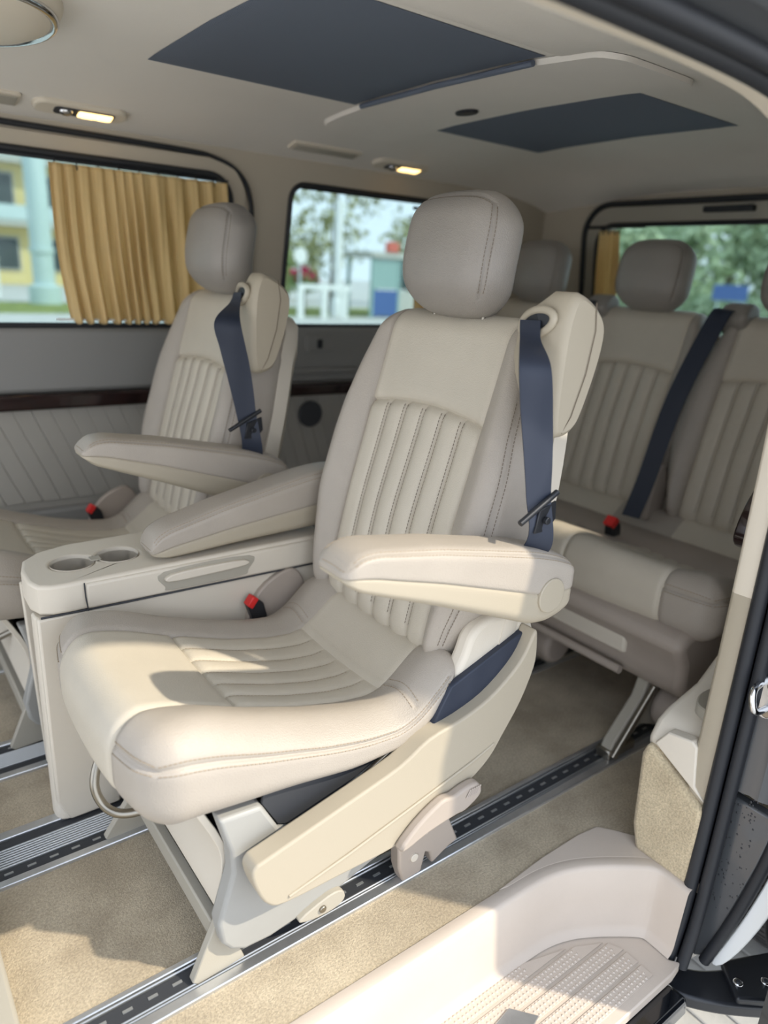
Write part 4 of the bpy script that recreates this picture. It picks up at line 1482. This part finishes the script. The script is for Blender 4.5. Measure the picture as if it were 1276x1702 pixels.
# ---- rear wheel behind the sill
wh = None
def ring_mesh(nm, prof, m, n=96, parent=None):
    vs, fs = [], []
    k = len(prof)
    for i in range(n):
        a = 2 * math.pi * i / n
        for y, r in prof:
            vs.append((1.74 + r * math.cos(a), y, -.18 + r * math.sin(a)))
    for i in range(n):
        for j in range(k):
            fs.append([i * k + j, i * k + (j + 1) % k, ((i + 1) % n) * k + (j + 1) % k, ((i + 1) % n) * k + j])
    return fixn(mesh(nm, vs, fs, m, parent, True, 40))
prof = [(.335, .20), (.330, .27), (.340, .31), (.352, .322)]
for g in (.385, .425, .465, .505):
    prof += [(g - .004, .328), (g - .0035, .318), (g + .0035, .318), (g + .004, .328)]
prof += [(.54, .322), (.552, .31), (.56, .27), (.555, .20)]
ORG[0] = Vector((1.74, .44, -.18))
ty = ring_mesh('rear_wheel', prof, TYRE, 96, wn_)
ty.location = (1.74, .44, -.18)
proto = None
for b, (y0, y1) in enumerate(((.390, .421), (.43, .461), (.470, .501))):
    for i in range(30):
        a = math.radians(110 + i * 4.2)
        if proto is None:
            vs = []
            for yy, da in ((-.0155, 0), (.0155, .018), (.0155, .03), (-.0155, .012)):
                for r in (.325, .3305):
                    vs.append((r * math.cos(da), yy, r * math.sin(da)))
            fs = [[0, 2, 4, 6], [1, 3, 5, 7], [0, 1, 3, 2], [2, 3, 5, 4], [4, 5, 7, 6], [6, 7, 1, 0]]
            ORG[0] = Vector((0, 0, 0))
            proto = fixn(mesh('tread_block', vs, fs, TYRE, ty, False))
            c = proto
        else:
            c = proto.copy()
            COL.objects.link(c)
            c.parent = ty
        c.location = (0, (y0 + y1) / 2 - .44, 0)
        c.rotation_euler = (0, -a, 0)
ORG[0] = Vector((1.74, .44, -.18))
ring_mesh('rim', [(.38, .06), (.36, .12), (.37, .19), (.345, .205), (.52, .205), (.50, .19)], ALU, 48, ty)
# ================================================================== outside
ORG[0] = Vector((0, 0, 0))
gr = plate('ground', [(-60, -40), (150, -40), (150, 130), (-60, 130)], 2, -.60, -.502, PAVE_L, None, 0)
gr['kind'] = 'structure'
# ribbed concrete paving beside the step
pv = plate('pavement', [(-1.5, -1.6), (4.0, -1.6), (4.0, 1.2), (-1.5, 1.2)], 2, -.5018, -.4995, PAVE, None, 0)
pv['kind'] = 'structure'
proto = None
for i in range(44):
    if proto is None:
        proto = box('paving_strip', (-.2, -.3, -.4995), (-.146, 1.0, -.494), PAVE, pv, .003, 1)
        c = proto
    else:
        c = proto.copy()
        COL.objects.link(c)
        c.parent = pv
    c.location = (i * .062, 0, 0)
vr = plate('grass_verge', [(-30, 22.0), (60, 22.0), (60, 27.5), (-30, 27.5)], 2, -.502, -.499, GRASS, None, 0)
tag(vr, 'strip of dry grass beyond the pavement', 'grass', kind='stuff')

def tree(x, y, h, r, m, label, seed, zc0=None, n=900, s=.16, grp='street trees'):
    R = np.random.RandomState(seed)
    root = empty('tree', (x, y, -.5))
    tag(root, label, 'tree', grp)
    tube('trunk', [(x, y, -.5), (x + .05, y, h * .35), (x - .05, y + .05, h * .7)], [r * .09, r * .06, r * .03], BARK, root, 8)
    c0 = np.array([x, y, (zc0 if zc0 is not None else h * .62)])
    cl = [c0 + (R.rand(3) - .5) * np.array([r * 1.5, r * 1.5, h * .5]) for _ in range(9)]
    vs, fs = [], []
    for _ in range(n):
        c = cl[R.randint(len(cl))]
        d = R.randn(3); d /= np.linalg.norm(d)
        p = c + d * r * .48 * R.rand() ** .4
        a = R.randn(3); a /= np.linalg.norm(a)
        b = np.cross(a, d); b /= (np.linalg.norm(b) + 1e-6)
        w = s * (.6 + R.rand())
        o = len(vs)
        vs += [tuple(p - a * w), tuple(p + b * w * .6), tuple(p + a * w), tuple(p - b * w * .6)]
        fs.append([o, o + 1, o + 2, o + 3])
    tag(mesh('foliage', vs, fs, m, root, False), kind='stuff')
    return root
tree(16.5, 25.5, 6.4, 2.6, LEAF2, 'airy olive tree behind the glass booth', 1, 3.6, 700, .14)
tree(12.6, 26.0, 2.8, 1.9, LEAF, 'low green tree left of the white post', 2, .9, 900)
tree(19.0, 34.0, 4.8, 2.4, LEAF2, 'small olive tree between white post and booth', 3, 1.6, 800)
tree(24.0, 30.0, 5.5, 2.6, LEAF2, 'olive tree right of the glass booth', 6, 2.2, 800)
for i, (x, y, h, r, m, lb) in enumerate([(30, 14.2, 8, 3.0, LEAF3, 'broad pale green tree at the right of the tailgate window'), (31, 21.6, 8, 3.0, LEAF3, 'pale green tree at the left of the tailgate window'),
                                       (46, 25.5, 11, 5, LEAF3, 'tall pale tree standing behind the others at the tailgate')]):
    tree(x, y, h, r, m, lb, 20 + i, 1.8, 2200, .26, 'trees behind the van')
hd = empty('hedge', (26, 15, -.5))
tag(hd, 'low hedge below the trees seen through the tailgate window', 'hedge')
R = np.random.RandomState(5)
vs, fs = [], []
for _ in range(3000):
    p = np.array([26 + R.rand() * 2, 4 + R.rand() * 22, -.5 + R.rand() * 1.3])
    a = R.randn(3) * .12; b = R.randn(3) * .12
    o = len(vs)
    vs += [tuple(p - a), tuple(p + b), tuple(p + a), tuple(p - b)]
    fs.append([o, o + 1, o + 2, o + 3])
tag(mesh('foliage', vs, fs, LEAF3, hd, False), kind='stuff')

def post(x, y, h, r, m, label, base=True, grp=None):
    root = empty('street_post', (x, y, -.5))
    tag(root, label, 'post', grp)
    tube('shaft', [(x, y, -.5), (x, y, h)], r, m, root, 14)
    if base:
        tube('base', [(x, y, -.5), (x, y, .05), (x, y, .12)], [r * 1.5, r * 1.5, r * 1.05], m, root, 14)
        tube('collar', [(x, y, 1.1), (x, y, 1.25)], r * 1.15, m, root, 14)
    return root
post(5.95, 26.8, 9, .34, POSTM, 'thick pale street post in front of the yellow building', True)
post(14.3, 21.9, 3.3, .15, WHITE, 'white post left of the glass booth', True)
post(11.9, 22.6, 4.5, .07, POSTM, 'thin pale pole beside the second window frame', False)
# yellow building
bl = empty('building', (6, 46, -.5))
tag(bl, 'yellow rendered building with balconies and dark windows across the street', 'building')
box('wall', (-4, 44, -.5), (17, 52, 11), YEL, bl, 0)
box('roof', (-4.4, 43.6, 11), (17.4, 52.4, 11.5), CONC, bl, 0)
for fz in (2.6, 5.6, 8.6):
    b_ = box('balcony', (-4, 43.0, fz - .2), (17, 44, fz + .1), CONC, bl, 0)
    box('railing', (-4, 42.95, fz + .1), (17, 43.02, fz + .8), POSTM, b_, 0)
for fz in (.2, 3.3, 6.3):
    for i in range(6):
        w_ = box('window', (-3 + i * 3.3, 43.9, fz), (-1.2 + i * 3.3, 44.1, fz + 1.7), CONC, bl, 0)
        box('pane', (-2.9 + i * 3.3, 43.85, fz + .1), (-1.3 + i * 3.3, 43.98, fz + 1.6), GLASSD, w_, 0)
# booth
kx, ky = 16.6, 22.6
kb = empty('glass_booth', (kx, ky, -.5))
tag(kb, 'glass street booth with flat pale roof and blue lower panels', 'booth')
box('roof', (kx - 1.0, ky - .9, 1.55), (kx + 2.6, ky + .9, 1.75), CONC, kb, .02, 1)
for dx in (-.85, .35, 2.4):
    for dy in (-.75, .75):
        box('corner_post', (kx + dx - .05, ky + dy - .05, -.5), (kx + dx + .05, ky + dy + .05, 1.55), TEAL, kb, 0)
for x0, x1, m in ((-.8, .3, TEAL), (.4, 2.35, GLASSD)):
    box('upper_pane', (kx + x0, ky - .77, .5), (kx + x1, ky - .74, 1.5), m, kb, 0)
box('lower_panel', (kx - .8, ky - .78, -.45), (kx + .3, ky - .73, .45), BLUE, kb, 0)
box('lower_panel', (kx + .4, ky - .78, -.45), (kx + 2.35, ky - .73, .45), CONC, kb, 0)
box('roof_sign', (kx - .35, ky - .95, 1.75), (kx + .15, ky - .75, 2.1), REDSIGN, kb, .02, 1)
# white barrier
br = empty('white_barrier', (13.0, 21.0, -.5))
tag(br, 'white panel barrier on the pavement left of the white post', 'barrier')
box('rail', (12.2, 20.9, .42), (14.2, 21.0, .58), WHITE, br, 0)
for x in (12.3, 13.2, 14.0):
    box('leg', (x - .1, 20.9, -.5), (x + .1, 21.0, .42), WHITE, br, 0)
bx_ = empty('utility_box', (4.6, 30.0, -.5))
tag(bx_, 'white utility box on the verge left of the thick post', 'box')
box('body', (3.6, 29.6, -.5), (5.1, 30.4, .8), WHITE, bx_, .03, 2)
box('lid', (3.55, 29.55, .8), (5.15, 30.45, .88), CONC, bx_, .01, 1)
sg = empty('round_sign', (13.1, 22.4, -.5))
tag(sg, 'small white sign above pink flowers near the low tree', 'sign')
tube('pole', [(13.1, 22.4, -.5), (13.1, 22.4, 1.5)], .04, POSTM, sg, 8)
plate('panel', circ(13.1, 1.45, .26, 20), 1, 22.33, 22.38, WHITE, sg, .005, 1)
fb = empty('flower_bush', (13.6, 22.9, -.5))
tag(fb, 'pink flowering bush below the round white sign', 'bush')
for k_, (m_, nq, rr) in enumerate(((LEAF, 400, .55), (PINK, 260, .48))):
    vs, fs = [], []
    for _ in range(nq):
        d = R.randn(3); d /= np.linalg.norm(d)
        p = np.array([13.6, 22.9, .60 + .18 * k_]) + d * rr * (.5 + .5 * R.rand()) * np.array([1, 1, .7])
        a = R.randn(3) * .06; b = R.randn(3) * .06
        o = len(vs)
        vs += [tuple(p - a), tuple(p + b), tuple(p + a), tuple(p - b)]
        fs.append([o, o + 1, o + 2, o + 3])
    tag(mesh('foliage' if k_ == 0 else 'blossom', vs, fs, m_, fb, False), kind='stuff')
tube('stem', [(13.6, 22.9, -.5), (13.6, 22.9, .6)], .05, BARK, fb, 6)
# blue road sign behind the van
bs = empty('road_sign', (24, 12.7, -.5))
tag(bs, 'blue rectangular road sign seen through the tailgate window', 'sign')
box('panel', (24, 12.5, .75), (24.05, 13.7, 1.25), BLUE, bs, .01, 1)
for y in (12.7, 13.5):
    tube('pole', [(24.06, y, -.5), (24.06, y, 1.2)], .03, POSTM, bs, 8)
